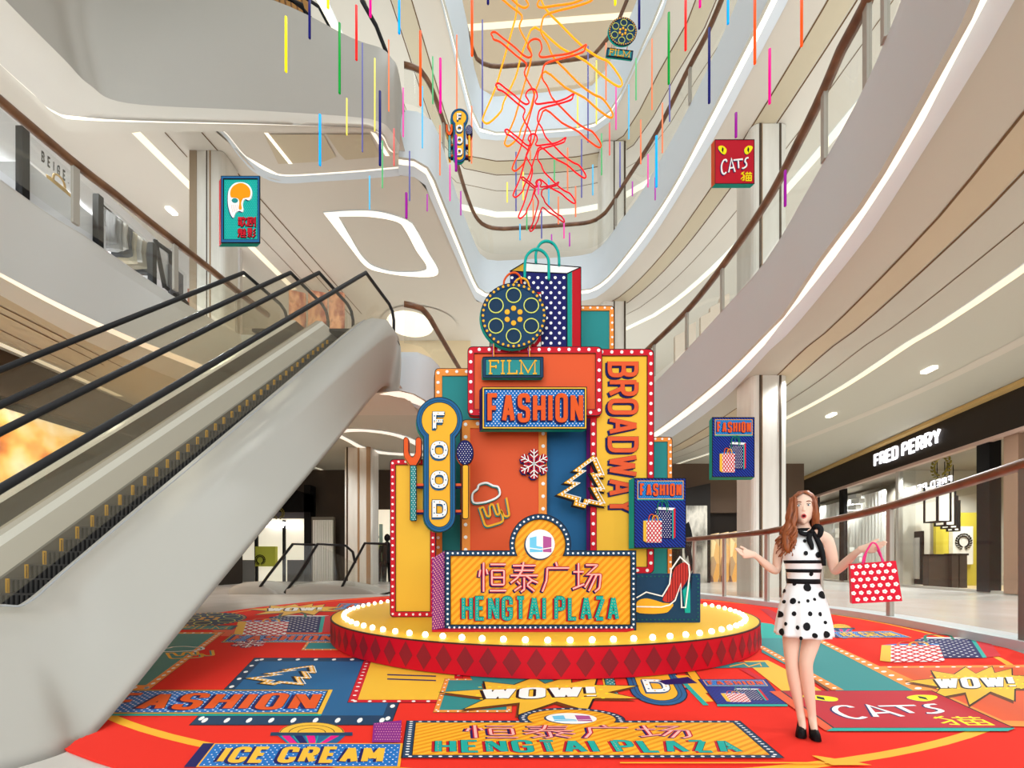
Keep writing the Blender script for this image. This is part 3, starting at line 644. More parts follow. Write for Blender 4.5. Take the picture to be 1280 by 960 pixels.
class Art:
    def __init__(s, mp, flat=False): s.mp = mp; s.flat = flat; s.parts = {}; s.cur = None; s.part('board')
    def part(s, n):
        if s.flat: n = 'print'
        s.cur = s.parts.setdefault(n, MB()); return s
    def poly(s, pts, m, h0=0, h1=.01, side=None, sh=None, ml=None, mb_=None, back=False):
        pts = [p if isinstance(p, Vector) else Vector(p) for p in pts]
        if len(pts) < 3: return
        if area2(pts) > 0: pts = pts[::-1]
        top = [s.mp(p.x, p.y, h1) for p in pts]
        if s.flat: s.cur.face(top, m); return
        d = Vector(sh or (0, 0)); bot = [s.mp(p.x+d.x, p.y+d.y, h0) for p in pts]
        mb = s.cur; n = len(pts); a = mb.add(bot); b = mb.add(top)
        mb.idx(list(range(b, b+n)), m)
        if back: mb.idx(list(range(a, a+n))[::-1], side or m)
        for j in range(n):
            k = (j+1) % n; e = pts[k]-pts[j]; nx, ny = -e.y, e.x      # outward normal in pixel axes (y down)
            L = math.hypot(nx, ny) or 1; nx, ny = nx/L, ny/L
            mm = side or m
            if ml and nx < -.5: mm = ml
            elif mb_ and ny > .5: mm = mb_
            mb.idx((a+j, a+k, b+k, b+j), mm)
    def ring(s, O, I, m, h0=0, h1=.01):
        mb = s.cur; n = len(O); ot = mb.add([s.mp(p.x, p.y, h1) for p in O]); it = mb.add([s.mp(p.x, p.y, h1) for p in I])
        if not s.flat:
            ob = mb.add([s.mp(p.x, p.y, h0) for p in O]); ib = mb.add([s.mp(p.x, p.y, h0) for p in I])
        for j in range(n):
            k = (j+1) % n; mb.idx((ot+j, ot+k, it+k, it+j), m)
            if not s.flat: mb.idx((ob+j, ob+k, ot+k, ot+j), m); mb.idx((it+j, it+k, ib+k, ib+j), m)
    def stroke(s, pts, w, m, h0=0, h1=.01, closed=False):
        N = len(pts); Lp = []; Rp = []
        for i in range(N):
            a = pts[i-1] if (closed or i > 0) else None; b = pts[(i+1) % N] if (closed or i < N-1) else None
            d1 = (pts[i]-a).normalized() if a is not None else None; d2 = (b-pts[i]).normalized() if b is not None else None
            if d1 is None: d1 = d2
            if d2 is None: d2 = d1
            n1 = Vector((-d1.y, d1.x)); n2 = Vector((-d2.y, d2.x)); mm = n1+n2
            if mm.length < .2: mm = n1
            mm.normalize(); k = min(1/max(.3, mm.dot(n1)), 1.9)
            Lp.append(pts[i]+mm*w/2*k); Rp.append(pts[i]-mm*w/2*k)
        if closed: s.ring(Lp, Rp, m, h0, h1); return
        mb = s.cur; lt = mb.add([s.mp(p.x, p.y, h1) for p in Lp]); rt = mb.add([s.mp(p.x, p.y, h1) for p in Rp])
        if not s.flat: lb = mb.add([s.mp(p.x, p.y, h0) for p in Lp]); rb = mb.add([s.mp(p.x, p.y, h0) for p in Rp])
        for j in range(N-1):
            mb.idx((lt+j, lt+j+1, rt+j+1, rt+j), m)
            if not s.flat: mb.idx((lb+j, lb+j+1, lt+j+1, lt+j), m); mb.idx((rt+j, rt+j+1, rb+j+1, rb+j), m)
        if not s.flat:
            mb.idx((lb, lt, rt, rb), m); mb.idx((lt+N-1, lb+N-1, rb+N-1, rt+N-1), m)
    def strokes(s, lst, w, m, h0=0, h1=.01, dx=0, dy=0):
        for i, (pts, cl) in enumerate(lst): s.stroke(sh_(pts, dx, dy), w, m, h0, h1+(i % 5)*(0.006 if s.flat else .0004), cl)
    def line(s, pts, w, m, h0=0, h1=.01, closed=False, r=0, smooth=0):
        pts = V2(pts)
        if smooth: pts = crom(pts, smooth, closed)
        s.stroke(pts, w, m, h0, h1, closed)
    def dots(s, lst, r, m, h0=0, h1=.01, n=8):
        for p in lst: s.poly(circ(p[0], p[1], r, n), m, h0, h1)
    def along(s, pts, pitch, r, m, h0, h1, closed=True, n=8):
        pts = list(pts)+([pts[0]] if closed else []); L = sum((b-a).length for a, b in zip(pts, pts[1:])); k = max(2, round(L/pitch))
        q = resample(pts, k+1); s.dots(q[:-1] if closed else q, r, m, h0, h1, n)
    def hatch(s, x0, y0, x1, y1, pitch, w, m, h0, h1, slope=1, clipper=None):
        span = (y1-y0)
        x = x0-span-pitch
        while x < x1+span+pitch:
            a = [Vector((x, y1)), Vector((x+w, y1)), Vector((x+w+slope*span, y0)), Vector((x+slope*span, y0))]
            c = clip_rect(a, x0, y0, x1, y1)
            if clipper: c = clipper(c)
            if len(c) > 2: s.poly(c, m, h0, h1)
            x += pitch
    def grid_dots(s, x0, y0, x1, y1, px, py, r, m, h0, h1, poly=None, stag=True, n=6):
        y = y0+py/2; i = 0
        while y < y1:
            x = x0+px/2+(px/2 if (stag and i % 2) else 0)
            while x < x1:
                if poly is None or inside(Vector((x, y)), poly): s.poly(circ(x, y, r, n), m, h0, h1)
                x += px
            y += py; i += 1
    def finish(s, parent):
        return {k: v.build(k.split('#')[0], parent) for k, v in s.parts.items() if v.f}

def plane_map(d): return lambda x, y, h: Vector(((x-CX)/F*d, d-h, H+(CY-y)/F*d))
FLZ = [.012]
def floor_map(quad=None, rect=None):
    FLZ[0] += .0002; z0 = FLZ[0]
    if quad is None:
        def m(x, y, h): v = Zp(x, y, 0); v.z = z0+h*.003; return v
        return m
    tl, tr, br, bl = [Zp(x, y, 0) for x, y in quad]; x0, y0, x1, y1 = rect
    def m(x, y, h):
        u = (x-x0)/(x1-x0); v = (y-y0)/(y1-y0)
        q = tl*(1-u)*(1-v)+tr*u*(1-v)+br*u*v+bl*(1-u)*v; q.z = z0+h*.003; return q
    return m
def affine(mp, src, dst, dh=0):
    (a0, b0, a1, b1), (c0, d0, c1, d1) = src, dst
    return lambda x, y, h: mp(c0+(x-a0)/(a1-a0)*(c1-c0), d0+(y-b0)/(b1-b0)*(d1-d0), h+dh)

# ---- the drawings (pixel coordinates of the tall installation; reused for the carpet print and the hanging signs)
def panel(a, x0, y0, x1, y1, r, fw, cf, ci, pitch, dr, thick, ml=None, sh=None):
    a.part('board').poly(rrect(x0, y0, x1, y1, r), ci, -thick, 0, side=cf, sh=sh, ml=ml, back=True)
    O = rrect(x0, y0, x1, y1, r); I = rrect(x0+fw, y0+fw, x1-fw, y1-fw, .5); O1 = rrect(x0+.7, y0+.7, x1-.7, y1-.7, r)
    a.part('frame').ring(O, O1, cBLK, 0, .026); a.ring(O1, I, cf, 0, .025)
    a.ring(rrect(x0+fw-.5, y0+fw-.5, x1-fw+.5, y1-fw+.5, .5), rrect(x0+fw+.3, y0+fw+.3, x1-fw-.3, y1-fw-.3, .5), mat('frame_line', (120, 40, 30)) if cf is not cORF else cORF, 0, .026)
    a.along(rrect(x0+fw/2, y0+fw/2, x1-fw/2, y1-fw/2, max(r-fw/2, 1)), pitch, dr, cWHT, .025, .034)
def fashion(a, thick=.12):
    a.part('board').poly(rrect(602.5, 484, 733.5, 537), cBRB, -thick, 0, side=cDKN, sh=(-4, 0), ml=cDKN, mb_=cTURQ, back=True)
    a.part('frame').ring(rrect(602.5, 484, 733.5, 537), rrect(603.5, 485, 732.5, 536), cBLK, 0, .02); a.ring(rrect(603.5, 485, 732.5, 536), rrect(605, 486.5, 731, 534.5), cYEL, 0, .019); a.ring(rrect(605, 486.5, 731, 534.5), rrect(605.7, 487.2, 730.3, 533.8), cBLK, 0, .018)
    a.part('board').grid_dots(606, 487.5, 730, 533.5, 4.4, 2.7, .75, cWHT, 0, .004)
    t = txt('FASHION', 609.5, 492.5, 728.5, 529, 5.4, 3.4)
    a.part('lettering'); a.strokes(t, 6.8, cDKN, 0, .022, -1.4, 1.2); a.strokes(t, 6.4, cBLK, .02, .026); a.strokes(t, 5.4, cLET, .026, .038)
def serif_film(a, h=.0):
    a.strokes([([Vector((x, y)) for x, y in l], False) for l in (
        [(613, 451.5), (613, 467.5)], [(611, 451.5), (623, 451.5), (623, 454.5)], [(613, 459), (620, 459)], [(620, 457), (620, 461)], [(611, 467.5), (615.5, 467.5)],
        [(628.5, 451.5), (628.5, 467.5)], [(626, 451.5), (631, 451.5)], [(626, 467.5), (631, 467.5)],
        [(636.5, 451.5), (636.5, 467.5)], [(634, 451.5), (639, 451.5)], [(634, 467.5), (646, 467.5), (646, 463.5)],
        [(651.5, 467.5), (651.5, 451.5), (660, 466), (668.5, 451.5), (668.5, 467.5)], [(649, 451.5), (652, 451.5)], [(668, 451.5), (671, 451.5)], [(649, 467.5), (654, 467.5)], [(666, 467.5), (671, 467.5)])], 1.7, cGOLD, 0, .02+h)
def film_label(a, thick=.07):
    a.part('board').poly(rrect(603, 446, 679.5, 472.5, 2), cNAV, -thick, 0, side=cTURQ, sh=(-1.5, .3), mb_=cTURQ, ml=cTURQ, back=True)
    a.ring(rrect(603, 446, 679.5, 472.5, 2), rrect(603.7, 446.7, 678.8, 471.8, 2), cBLK, 0, .008)
    a.poly(rrect(607, 449.3, 675.5, 469.6), cTEAL, 0, .006); a.ring(rrect(607, 449.3, 675.5, 469.6), rrect(607.6, 449.9, 674.9, 469), cBLK, 0, .01)
    a.part('lettering'); serif_film(a)
def reel(a, thick=.07):
    cx, cy = 642, 395
    a.part('reel').poly(circ(cx, cy, 41, 40), cNAV, -thick, 0, side=cTURQ, sh=(-2.2, .3), back=True)
    a.ring(circ(cx, cy, 41, 40), circ(cx, cy, 40.2, 40), cBLK, 0, .012); a.ring(circ(cx, cy, 40.2, 40), circ(cx, cy, 36, 40), cNAV, 0, .01)
    a.along(circ(cx, cy, 38.2, 60), 6.6, 1.6, cGOLD, .01, .018)
    for k in range(6):
        an = math.radians(30+60*k); x, y = cx+25.5*math.cos(an), cy+25.5*math.sin(an)
        a.ring(circ(x, y, 9.7, 20), circ(x, y, 8.6, 20), cLIME, 0, .014); a.poly(circ(x, y, 8.6, 20), mat('sign_navy_deep', (20, 50, 78)), 0, .006)
        a.poly(circ(cx+9.2*math.cos(an), cy+9.2*math.sin(an), 3.2, 12), cGOLD, 0, .014)
def food(a, thick=.14):
    cx = 549.5
    def key(g):
        rh, bw = 29-g, 20-g; yj = 525.5+math.sqrt(max(1, rh*rh-bw*bw))
        an = math.degrees(math.asin(min(1, bw/rh)))
        top = circ(cx, 525.5, rh, 26, None, 90+an, 450-an)
        bot = circ(cx, 645.5, bw, 14, None, 0, 180)
        return top+bot
    a.part('board').poly(key(0), cNAV, -thick, 0, side=cTURQ, sh=(-3.4, -.3), back=True)
    a.ring(key(0), key(.8), cBLK, 0, .012); a.ring(key(.8), key(6.5), cBLU, 0, .01); a.ring(key(3.6), key(4.3), cNAV, 0, .013); a.poly(key(6.5), cGOLD, 0, .008); a.ring(key(6.3), key(6.9), cBLK, 0, .014)
    L = [('F', 541.5, 515.5, 558, 538.5, 4.2), ('O', 539, 552, 560, 574, 4.8), ('O', 539, 589, 560, 611, 4.8), ('D', 541, 625.5, 559, 647, 4.6)]
    for li, (c, x0, y0, x1, y1, t) in enumerate(L):
        a.part('letter#%d' % li); s = txt(c, x0, y0, x1, y1, t); a.strokes(s, t+.8, cBLU, .008, .02, -1, 2); a.strokes(s, t+1.4, cBLK, .008, .026); a.strokes(s, t, cWHT, .026, .034)
        for i, (p, cl) in enumerate(s):
            q = resample(p+([p[0]] if cl else []), 9 if cl else 5)
            for j, v in enumerate(q[:-1] if cl else q): a.poly(circ(v.x, v.y, .9, 6), cGOLD if j % 2 else cBLU, .034, .038)
    a.part('connector')
    for y in (605.5, 638.5):
        a.poly(rrect(518, y+1.5, 580, y+4), cDKN, -.1, -.05); a.poly(rrect(518, y-1.5, 580, y+1.6), cORG, -.1, -.02)
    a.part('fork')
    fk = rnd([(505, 549, 3), (507.5, 546.5, 3), (511, 549, 3), (511, 567, 4), (516, 573, 3), (520, 567, 4), (520, 549, 3), (523.5, 546.5, 3), (527, 549, 3), (527, 571, 5), (520.5, 582), (512.5, 582), (505, 571, 5)], True, 3)
    a.poly(sh_(fk, -1.2, .6), cYEL, -.09, -.02); a.poly(fk, cLET, -.05, .02); a.stroke(fk, .7, cBLK, .0, .022, True)
    hd = rrect(513, 582, 520.3, 651, 2); a.poly(sh_(hd, -1.4, .6), cYEL, -.09, -.02); a.poly(hd, cTEAL, -.05, .015); a.stroke(hd, .7, cBLK, 0, .017, True); a.grid_dots(513.5, 583, 520, 650, 3.2, 2.6, .55, cWHT, .015, .018)
    a.part('spoon')
    el = circ(581.3, 566, 10.6, 24, 15.3); a.poly(sh_(el, -1, .8), cLET, -.09, -.02); a.poly(el, cDKN, -.05, .02); a.stroke(el, .7, cBLK, 0, .022, True); a.grid_dots(571, 551, 592, 582, 3.4, 2.5, .55, cWHT, .02, .023, circ(581.3, 566, 9.4, 20, 14))
    hd = rrect(578.5, 581.5, 585.5, 648.5, 2.5); a.poly(sh_(hd, -2, 0), cBRN, -.09, -.02); a.poly(hd, cGOLD, -.05, .015); a.stroke(hd, .7, cBLK, 0, .017, True)
def bag_lattice(a, x0, y0, x1, y1, h):
    a.poly(rrect(x0, y0, x1, y1), cWHT, h, h+.012)
    w = (x1-x0); p = w/4.2
    for sl in (1, -1): a.hatch(x0, y0, x1, y1, p, p*.34, cRED, h+.012, h+.015+.001*sl, sl*w/(y1-y0)*1.0 if False else sl*.75)
def poster(a, thick=.12, sh=(-3.5, .5)):      # navy box sign with the shop-window lettering and two carrier bags
    x0, y0, x1, y1 = 792.5, 597.5, 857.5, 685
    a.part('board').poly(rrect(x0, y0, x1, y1), cDKN, -thick, 0, side=cTURQ, sh=sh, ml=cTURQ, mb_=cTURQ, back=True)
    a.hatch(x0+1, y0+1, x1-1, y1-1, 4.2, 1.7, mat('sign_royal_blue', (24, 64, 170)), 0, .004, -1); a.ring(rrect(x0, y0, x1, y1), rrect(x0+.8, y0+.8, x1-.8, y1-.8), cBLK, 0, .008)
    a.part('label').poly(rrect(796.5, 601, 854, 624), cBRB, 0, .01); a.poly(rrect(796.5, 624, 854, 625.2), cTURQ, 0, .008); a.grid_dots(797.5, 602, 853, 623.5, 3, 2, .5, cCYAN, .01, .012)
    a.ring(rrect(796.5, 601, 854, 624), rrect(797.3, 601.8, 853.2, 623.2), cGOLD, .01, .014)
    t = txt('FASHION', 799.5, 604.5, 851.5, 620.5, 2.8, 1.5); a.part('lettering'); a.strokes(t, 3.6, cDKN, .01, .018, -.4, .5); a.strokes(t, 2.7, cLET, .018, .024)
    a.part('printed_bags')
    a.line([(821.5, 643), (822, 630), (827, 626.5), (832, 630), (833, 640)], 1, cGRN, .004, .03, smooth=4); a.line([(827, 636), (827.5, 628), (830, 624.8), (834, 628), (835, 637)], 1, cGRN, .004, .018, smooth=4)
    a.poly(V2([(817, 640), (823, 633.8), (843.8, 635.2), (840, 638), (840, 674), (817, 673)]), cDKN, .004, .012); a.poly(V2([(822, 634), (843.5, 635), (839.8, 638), (819.5, 637)]), cWHT, .012, .016)
    a.poly(V2([(840, 638), (841.6, 637), (841.6, 673.4), (840, 674)]), cTURQ, .004, .014); a.poly(V2([(841.6, 637), (844, 635.2), (844, 671.5), (841.6, 673.4)]), cRED, .004, .014); a.grid_dots(817.5, 639, 839.5, 673, 3.2, 2.4, .6, cWHT, .012, .015)
    a.poly(V2([(803.8, 651), (807.5, 650), (807.5, 678), (803.8, 676)]), cYEL, .004, .018); a.poly(V2([(804, 651), (809, 648.6), (826.5, 648.6), (826, 651), (807.5, 651)]), cBRB, .012, .019); bag_lattice(a, 807.5, 651, 826.2, 678.3, .016)
    a.line([(810, 652), (811, 645.5), (814, 643), (817, 645.5), (818, 652)], .9, cLET, .016, .034, smooth=4); a.line([(814.5, 652), (815.5, 646.5), (818, 644.5), (821, 646.5), (822, 652)], .9, cGOLD, .016, .036, smooth=4)
def hengtai(a, thick=.5, flatdome=True):
    x0, y0, x1, y1 = 556.5, 688, 794.5, 787.5; cx, cy, r = 675, 681, 38.5
    def outl(g):
        R = r-g; an = math.degrees(math.acos(min(1, max(-1, (cy-(y0+g))/-R)))) if False else 0
        dy = (y0+g)-cy; half = math.sqrt(R*R-dy*dy); a0 = math.degrees(math.atan2(dy, -half)); a1 = 360+math.degrees(math.atan2(dy, half))
        arc = circ(cx, cy, R, 26, None, a0, a1)
        return [Vector((x0+g, y0+g))]+arc+[Vector((x1-g, y0+g)), Vector((x1-g, y1-g)), Vector((x0+g, y1-g))]
    a.part('board').poly(outl(0), cGOLD, -thick, 0, side=cNAV, back=True)
    # diagonal stripes, clipped to the board below the dome and to the dome itself
    a.hatch(x0+7, y0+7, x1-7, y1-7, 9.2, 4.2, cSTR, 0, .003, 1)
    def dome(c):
        I = circ(cx, cy, 31.5, 40); out = c
        for i in range(len(I)):
            if len(out) < 3: return []
            p, q = I[i-1], I[i]; e = q-p; res = []
            for j in range(len(out)):
                u, v = out[j-1], out[j]; du = e.x*(u.y-p.y)-e.y*(u.x-p.x); dv = e.x*(v.y-p.y)-e.y*(v.x-p.x)
                if du >= 0: res.append(u)
                if du*dv < 0: res.append(u.lerp(v, du/(du-dv)))
            out = res
        return out
    a.hatch(cx-32, cy-32, cx+32, y0+7, 9.2, 4.2, cSTR, 0, .0032, 1, dome)
    a.part('frame').ring(outl(0), outl(.8), cBLK, 0, .034); a.ring(outl(.8), outl(6.6), cNAV, 0, .03); a.ring(outl(6.4), outl(7), cBLK, 0, .032)
    a.along(outl(3.6), 6.3, 1.35, cWHT, .03, .038)
    a.part('emblem').poly(circ(674, 681.5, 18.8, 30), cNAV, 0, .02); a.poly(circ(675, 680.3, 18.2, 30), cWHT, .02, .03)
    cy_ = mat('emblem_cyan', (112, 200, 236)); mg = mat('emblem_mauve', (178, 84, 150))
    a.poly(V2([(662, 672.5), (670.5, 670.5), (670.5, 682.5), (678, 684), (678, 690), (662, 690.5)]), cy_, .03, .033)
    a.poly(V2([(678.6, 670), (689, 672), (689, 690.5), (678.6, 690)]), mg, .03, .033); a.line([(661.5, 685.2), (675, 687), (689.5, 684.6)], 1.2, cWHT, .033, .036)
    a.part('neon_characters'); y, yb = 702.5, 739.5
    for k, xa, xb in (('heng', 598.5, 633), ('tai', 637.5, 673), ('guang', 677, 712), ('chang', 715.5, 751.5)):
        s = han(k, xa, y, xb, yb); a.strokes(s, 4.4, cDKN, .003, .012, -1.5, 1.4); a.strokes(s, 4.0, cCRM, .012, .028); a.strokes(s, 2.0, cPNK, .028, .036)
    t = txt('HENGTAI PLAZA', 577.5, 745, 773, 775.3, 4.3, 3.2, rr=.9)
    a.part('lettering'); a.strokes(t, 4.8, cCRM, .003, .02, -2, 1); a.strokes(t, 5.2, cBLK, .003, .022, -.1, 0); a.strokes(t, 4.3, cTURQ, .022, .034)
    for p, cl in t:
        L = sum((b-c).length for b, c in zip(p, p[1:])); q = resample(p, max(2, int(L/3)))
        for v in q: a.poly(circ(v.x, v.y, .45, 5), cGOLD, .034, .036)
def snowflake(a):
    a.part('base'); cx, cy = 667.5, 580
    for dx, dy, w, m, h0, h1 in ((-1, 1.4, 7, cDKN, -.04, -.012), (0, 0, 6.4, cCRM, -.012, .010), (0, 0, 1.25, cWHT, .012, .016)):
        for k in range(6):
            an = math.radians(30+60*k); u = Vector((math.cos(an), math.sin(an))); v = Vector((-u.y, u.x)); c = Vector((cx+dx, cy+dy))
            a.stroke([c, c+u*18.5], w*.7 if m is not cWHT else w, m, h0, h1)
            for t, l in ((7.5, 6), (12.5, 5.5)):
                for sg in (1, -1): a.stroke([c+u*t, c+u*(t+l*.75)+v*sg*l*.8], w*.78 if m is not cWHT else w*.85, m, h0, h1+.0005)
def mug(a):
    a.part('foam'); fo = [(592, 628), (591, 617), (597, 611), (599, 606), (608, 603.5), (616, 607), (623, 609), (625, 617), (622, 621), (617, 624), (605, 628)]
    f = crom(V2(fo), 4, True); a.stroke(sh_(f, -.8, 1), 2.6, cTEAL, -.04, -.005, True); a.stroke(f, 2.2, cWHT, -.005, .012, True)
    a.part('glass'); m = [rnd([(599, 634, 2), (606, 658, 4), (630, 653, 4), (629, 636)], False), rnd([(599, 633, 2), (605, 630, 2), (609, 645, 3), (613, 643, 3), (612, 631, 3), (616, 629, 3), (621, 642, 4), (626, 639, 3), (624, 627, 3), (629, 624, 3), (637, 643), (638, 645)], False), rnd([(629, 624), (636, 632, 3), (634, 622)], False)]
    m = [rnd([(600, 636, 3), (604, 633, 3), (609, 646, 3), (613, 645, 3), (612, 632, 3), (616, 630, 3), (621, 644, 4), (625, 642, 3), (622, 629)], False), rnd([(599, 634, 3), (607, 659, 5), (630, 652, 5), (626, 637, 3), (631, 646, 4), (637, 645, 3), (633, 622)], False)]
    for k, p in enumerate(m): a.stroke(sh_(p, -.8, 1.2), 3, cTEAL, -.04, -.006+.001*k); a.stroke(p, 2.4, cGOLD, -.004, .012+.001*k)
def tree(a):
    pt = [(741.3, 572.5), (720, 588), (728, 589.3), (708.8, 603), (720.5, 605), (700.5, 618), (721.3, 623.8), (719.5, 630), (730, 632.5), (732, 626.3), (752.5, 630.8), (741.3, 611.3), (752, 612.5), (741.3, 593.8), (751.3, 594.5)]
    p = V2(pt); a.part('band'); a.stroke(sh_(p, -1.5, 1), 6.6, cBLK, -.05, -.01, True); a.stroke(p, 5.6, cBLK, -.01, .008, True); a.stroke(p, 4.6, cGOLD, .008, .014, True); a.along(p, 4.4, 1.15, cWHT, .014, .02)
    a.part('neon_line'); a.stroke(sh_([Vector((741+(q.x-741)*.97, 600+(q.y-600)*.97)) for q in p], 3.6, -.8), 1.0, cWHT, .02, .03, True)
def shoe(a):
    a.part('sole'); a.poly(crom(V2([(795, 764.5), (796, 752), (806, 748), (816, 749.5), (829, 753.5), (841, 755), (836, 763), (830, 766), (812, 767)]), 3, True), cGOLD, 0, .02)
    a.part('back'); bk = crom(V2([(828, 750), (834, 738), (839, 724), (843, 711), (849, 705.5), (856, 703), (862, 708), (862, 716), (858, 726), (848, 740), (838, 752)]), 3, True)
    a.poly(bk, mat('shoe_red', (196, 56, 48)), 0, .016)
    for k in range(9): 
        x = 834+k*3.2; ys = [v for v in range(703, 753) if inside(Vector((x, v)), bk)]
        if ys: a.poly(rrect(x-.5, min(ys), x+.5, max(ys)), mat('shoe_red_dark', (140, 30, 34)), .016, .019)
    a.part('heel'); a.poly(V2([(853, 738), (862, 728), (862.5, 766), (856, 766)]), cTURQ, 0, .014); a.poly(V2([(856, 732), (866, 714), (864, 735), (861, 738)]), mat('shoe_shadow', (14, 34, 58)), 0, .008)
    a.part('neon_line'); a.line([(795, 747), (807, 740), (827, 745), (836, 730), (838, 712), (849, 696), (860, 706), (861, 718), (856, 759), (851, 759), (850, 730), (843, 750), (836, 756), (826, 758.5), (795, 758)], 1.5, cWHT, .02, .032)
# ------------------------------------------------------------------ round printed carpet
cp = thing('round_carpet', 'big round red carpet printed with colourful signs, under the podium', 'carpet', (.38, 9.72, 0))
mb = MB(); cc = Vector((.38, 9.72, 0)); RR = 7.757
def cring(r, z): return [cc+Vector((r*math.cos(2*math.pi*k/160), r*math.sin(2*math.pi*k/160), z)) for k in range(160)]
mb.grid([cring(RR, 0.001), cring(RR, .012)], cCARP, False, True); mb.idx(list(range(160, 320)), cCARP)
mb.grid([cring(7.40, .0128), cring(7.33, .0128)], cGOLD, False, True); mb.build('pile', cp)
def inC(p): return (Vector((p.x, p.y, 0))-cc).length < RR-.05
CA = []
def fl(quad=None, rect=None):
    a = Art(floor_map(quad, rect), True); CA.append(a); return a
def fp(px, m): fl().poly(V2(px), m)
UNIT = (0, 0, 100, 100)
def fpanel(quad, fwx, fwy, cf, ci, nx, ny, side=None):
    a = fl(quad, UNIT); a.poly(rrect(0, 0, 100, 100), cBLK, 0, 0); a.poly(rrect(.4, .6, 99.6, 99.4), cf, 0, .01); a.poly(rrect(fwx, fwy, 100-fwx, 100-fwy), ci, 0, .02)
    for k in range(nx):
        for y in (fwy/2, 100-fwy/2): a.poly(circ((k+.5)*100/nx, y, fwx*.22, 8, fwy*.26), cWHT, 0, .03)
    for k in range(ny):
        for x in (fwx/2, 100-fwx/2): a.poly(circ(x, (k+.5)*100/ny, fwx*.22, 8, fwy*.22), cWHT, 0, .03)
    return a
def ffashion(quad): a = fl(quad, (602.5, 484, 733.5, 540)); fashion(a); a.poly(rrect(602.5, 537, 733.5, 540), cTURQ, 0, .02); a.poly(rrect(731.3, 484, 733.5, 537), cYEL, 0, .03); return a
def wow(quad, word='WOW!'):
    a = fl(quad, UNIT); pts = [(0, 45), (22, 38), (20, 14), (36, 26), (46, 2), (52, 24), (66, 0), (66, 22), (80, 8), (78, 30), (100, 34), (84, 50), (98, 66), (76, 64), (72, 92), (58, 72), (40, 100), (40, 74), (14, 88), (24, 62)]
    a.poly([Vector((x*1.0-1.2, y+6)) for x, y in pts], cBRN, 0, 0); a.poly(V2([(x*1.04-2, y*1.06-3) for x, y in pts]), cBLK, 0, .006); a.poly(V2(pts), cYEL, 0, .012)
    a.grid_dots(16, 26, 84, 74, 5, 11, 1.1, cBYEL, 0, .016)
    t = txt(word, 20, 34, 78, 64, 5, 1.5, lambda x, y: (x, y+(x-50)*-.08)); a.strokes(t, 6.6, cBLK, 0, .022, -.6, 1.5); a.strokes(t, 4.8, cWHT, 0, .03)
def fbags(quad):
    a = fl(quad, (800, 630, 848, 682)); a.part('x')
    a.poly(V2([(817, 640), (823, 633.8), (843.8, 635.2), (840, 638), (840, 674), (817, 673)]), cDKN, 0, .012); a.poly(V2([(822, 634), (843.5, 635), (839.8, 638), (819.5, 637)]), cWHT, 0, .016)
    a.poly(V2([(840, 638), (841.6, 637), (841.6, 673.4), (840, 674)]), cTURQ, 0, .014); a.poly(V2([(841.6, 637), (847, 635.2), (847, 671.5), (841.6, 673.4)]), cRED, 0, .014); a.grid_dots(817.5, 639, 839.5, 673, 3.2, 2.6, .6, cWHT, 0, .018)
    a.poly(V2([(803.8, 651), (807.5, 650), (807.5, 678), (803.8, 676)]), cYEL, 0, .02); a.poly(V2([(804, 651), (809, 648.6), (826.5, 648.6), (826, 651), (807.5, 651)]), cBRB, 0, .022); bag_lattice(a, 807.5, 651, 826.2, 678.3, .016)
    a.line([(821.5, 643), (822, 630), (827, 626.5), (832, 630), (833, 640)], 1.2, cGRN, 0, .035, smooth=4); a.line([(810, 652), (811, 645.5), (814, 643), (817, 645.5), (818, 652)], 1.1, cLET, 0, .036, smooth=4); a.line([(814.5, 652), (815.5, 646.5), (818, 644.5), (821, 646.5), (822, 652)], 1.1, cGOLD, 0, .037, smooth=4)
def icecream(quad):
    a = fl(quad, (0, 0, 100, 26)); a.poly(rrect(-6, 0, 0, 26), cDKN, 0, 0); a.poly(rrect(0, 0, 100, 26), cGOLD, 0, .004); a.poly(rrect(.8, .8, 98.6, 25.2), cBRB, 0, .01); a.grid_dots(1.5, 1.5, 98, 24.6, 3.2, 2.6, .45, cWHT, 0, .014)
    t = txt('ICE CREAM', 8, 4, 91, 22, 3.4, 1.6); a.strokes(t, 5, cDKN, 0, .02, -.8, .8); a.strokes(t, 3.4, cYEL, 0, .05)
def cone(quad):
    a = fl(quad, UNIT); a.poly(V2([(8, 40), (92, 40), (62, 100), (50, 104)]), cBLU, 0, .01)
    for k, m in enumerate((cMAG, cDKN, cMAG, cBLU, cMAG)): a.poly(V2([(14+k*15, 42), (24+k*15, 42), (52+k*3.5, 96-k*8), (47+k*3, 98-k*8)]), m, 0, .014+.001*k); a.line([(13+k*15, 42), (46+k*3, 98-k*8)], 1.2, cTURQ, 0, .02+.001*k)
    a.poly(rrect(0, 32, 100, 42), cNAV, 0, .03); a.poly(circ(50, 33, 40, 24, 32, 180, 360), cYEL, 0, .04)
    for r in (39, 28, 17): a.line([tuple(p) for p in circ(50, 33, r, 18, r*.8, 182, 358)], 1.2, cBLK, 0, .05)
fp([(262, 787), (410, 787), (395, 796), (277, 796)], cORG)
fpanel([(130, 791), (281, 791), (186, 864.5), (-20, 864.5)], 6, 5, cORF, cTEAL, 14, 22)
ffashion([(290, 793.5), (425, 793.5), (420, 804), (276, 804)])
fbags([(290, 768), (425, 768), (420, 798), (280, 798)])
a = fl([(228, 766), (318, 766), (300, 783.5), (195, 783.5)], (599, 352, 685, 437)); reel(a); a = fl([(226, 782.5), (298, 782.5), (291, 788), (214, 788)], (603, 446, 679.5, 472.5)); film_label(a)
ffashion([(424, 754.5), (498, 754.5), (490, 763), (416, 763)]); wow([(318, 756), (428, 755), (428, 771), (300, 771)])
